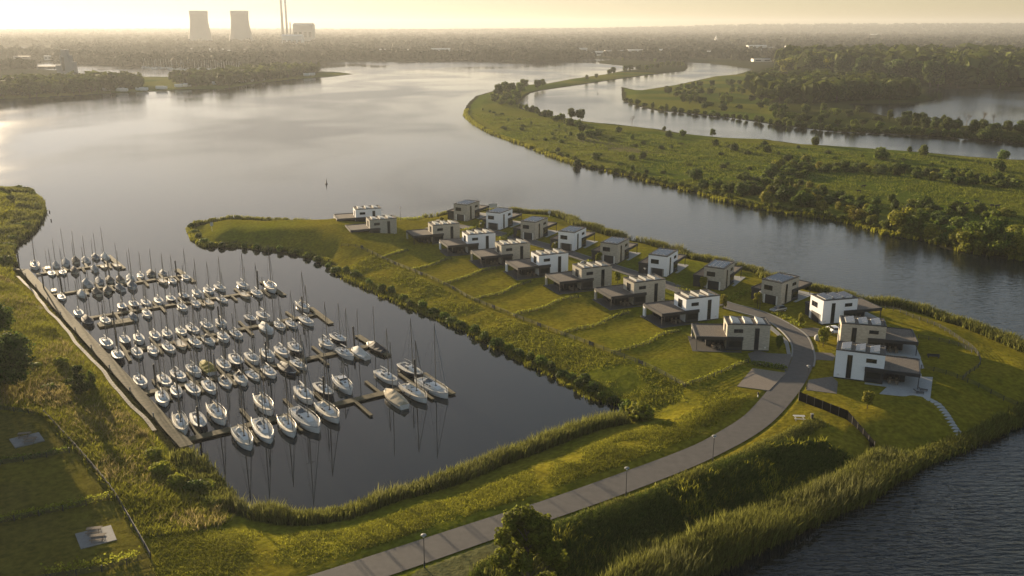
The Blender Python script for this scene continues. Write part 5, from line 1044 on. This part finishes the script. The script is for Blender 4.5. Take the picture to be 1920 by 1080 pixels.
reeds(land_side(sub(S_RIV,(1718,880),(1180,1160))),6.5,.6,5.4,2.6,11,.12,reedm,'reeds',7,.22,40); reeds(land_side(sub(S_RIV,(1990,770),(1718,880))),3.0,.5,5.0,1.5,9,.12,reedm,'reeds',9,.28,14)
plume=mat('reed_plumes',(.155,.155,.055),rough=.9,spec=.03,trans=.45,island=.4)
reeds(land_side(sub(S_RIV,(1718,880),(1180,1160))),6.0,.2,1.5,2.6,7,.10,plume,'reed_plumes',61,.2,8)
reeds(land_side(sub(S_MAR,(1140,785),(440,946))),2.8,.1,1.8,2.1,6,.10,plume,'reed_plumes',62,.22,8)
reeds(land_side(PL(S_RIV[13:44])),3.2,.3,.9,2.2,6,.13,plume,'reed_plumes',63,.24,8)
reeds(land_side(M2[:26]),3,.5,1.0,1.3,6,.4,grassm,'shore_grass',8)
def tufts(px,n,h,nb,wd,m,name,seed,z=GZ,lean=.4,clump=.3,thr=0,ns=7,minroad=0,pred=None,soft=.22):
    p_=scatter(px,n,z,0,seed); 
    c=vn(p_[:,0],p_[:,1],ns,seed+50); k=c+np.random.default_rng(seed).uniform(-soft,soft,len(c))>thr; p_=p_[k]; c=c[k]
    if minroad:
        k=np.sqrt(dseg(p_[:,0],p_[:,1],ROADC,False))>minroad; p_=p_[k]; c=c[k]
    Z=hgt(p_[:,0],p_[:,1]); V,F=blades(p_,Z,nb,h*(.6+.8*c),wd,seed,lean,clump); return tag(obj(name,mesh_np(name,V,F,m)),kind='stuff')
tufts(WILD,17000,.95,9,.11,grassm,'wild_grass',41,lean=.45,clump=.35)
tufts(WILD,4000,1.15,8,.10,strawm,'dry_wild_grass',42,lean=.4,clump=.35,thr=.5,ns=11)
tufts([(0,365),(60,370),(70,400),(40,440),(20,470),(25,520),(-150,520),(-150,365)],5000,1.1,8,.18,grassm,'bank_grass',43,lean=.4)
nettle=mat('nettle_leaves',(.085,.11,.020),rough=.9,spec=.05,trans=.35,island=.45)  # nettle green, with the shade of the slope put into the colour
tufts(SLOPE,16000,.8,9,.12,nettle,'nettle_slope',44,lean=.5,clump=.4); tufts(SLOPE,900,1.2,9,.12,grassm,'slope_grass',45,lean=.35,clump=.3,thr=.6)
tufts([(860,1100),(1000,1050),(1200,1000),(1420,930),(1600,880),(1620,930),(1460,1010),(1300,1090)],1000,1.6,9,.13,reedm,'reed_slope',46,lean=.2,clump=.35,thr=.55,ns=10)
VERGE=[(420,985),(640,985),(900,905),(1150,815),(1230,790),(1400,740),(1380,790),(1300,835),(1160,885),(940,960),(690,1040),(560,1078),(300,1078),(290,1010)]
tufts(VERGE,14000,.32,8,.09,grassm,'verge_grass',47,lean=.7,clump=.35,thr=.38,ns=5,minroad=5)
tufts([(885,210),(1000,222),(1150,243),(1300,260),(1500,275),(1920,303),(1920,420),(1700,400),(1500,372),(1300,345),(1100,305),(950,252)],16000,.6,5,.30,mat('meadow_blades',(.125,.145,.022),rough=.9,spec=.03,trans=.45,island=.3),'meadow_grass',50,z=1.8,lean=.5,clump=.9,thr=.3,ns=9)
tufts([(600,500),(700,560),(900,655),(1100,760),(1280,800),(1390,730),(1290,725),(1110,655),(900,572),(700,482)],9000,.3,7,.12,grassm,'bank_meadow_grass',48,lean=.7,clump=.4,thr=.4,ns=6)
tufts(SLOPE[:1]+[(900,1060),(1040,985),(1200,925),(1400,845),(1530,785),(1545,800),(1400,862),(1200,945),(1040,1005),(930,1080)],2500,.6,8,.1,reedm,'verge_edge_grass',49,lean=.4,clump=.3)
HAZE_D=9.5e-5
# ------------------------------------------------------------------ haze
hm=bpy.data.materials.new('haze_air'); hm.use_nodes=True; n=hm.node_tree; n.nodes.remove(n.nodes['Principled BSDF'])
pv=n.nodes.new('ShaderNodeVolumePrincipled'); pv.inputs['Color'].default_value=(.54,.56,.58,1); pv.inputs['Density'].default_value=HAZE_D; pv.inputs['Anisotropy'].default_value=.35
n.links.new(pv.outputs[0],n.nodes['Material Output'].inputs['Volume'])
hb=MB().box(-16500,16500,-16500,16500,-5,180).build('haze',hm); tag(hb,kind='stuff')
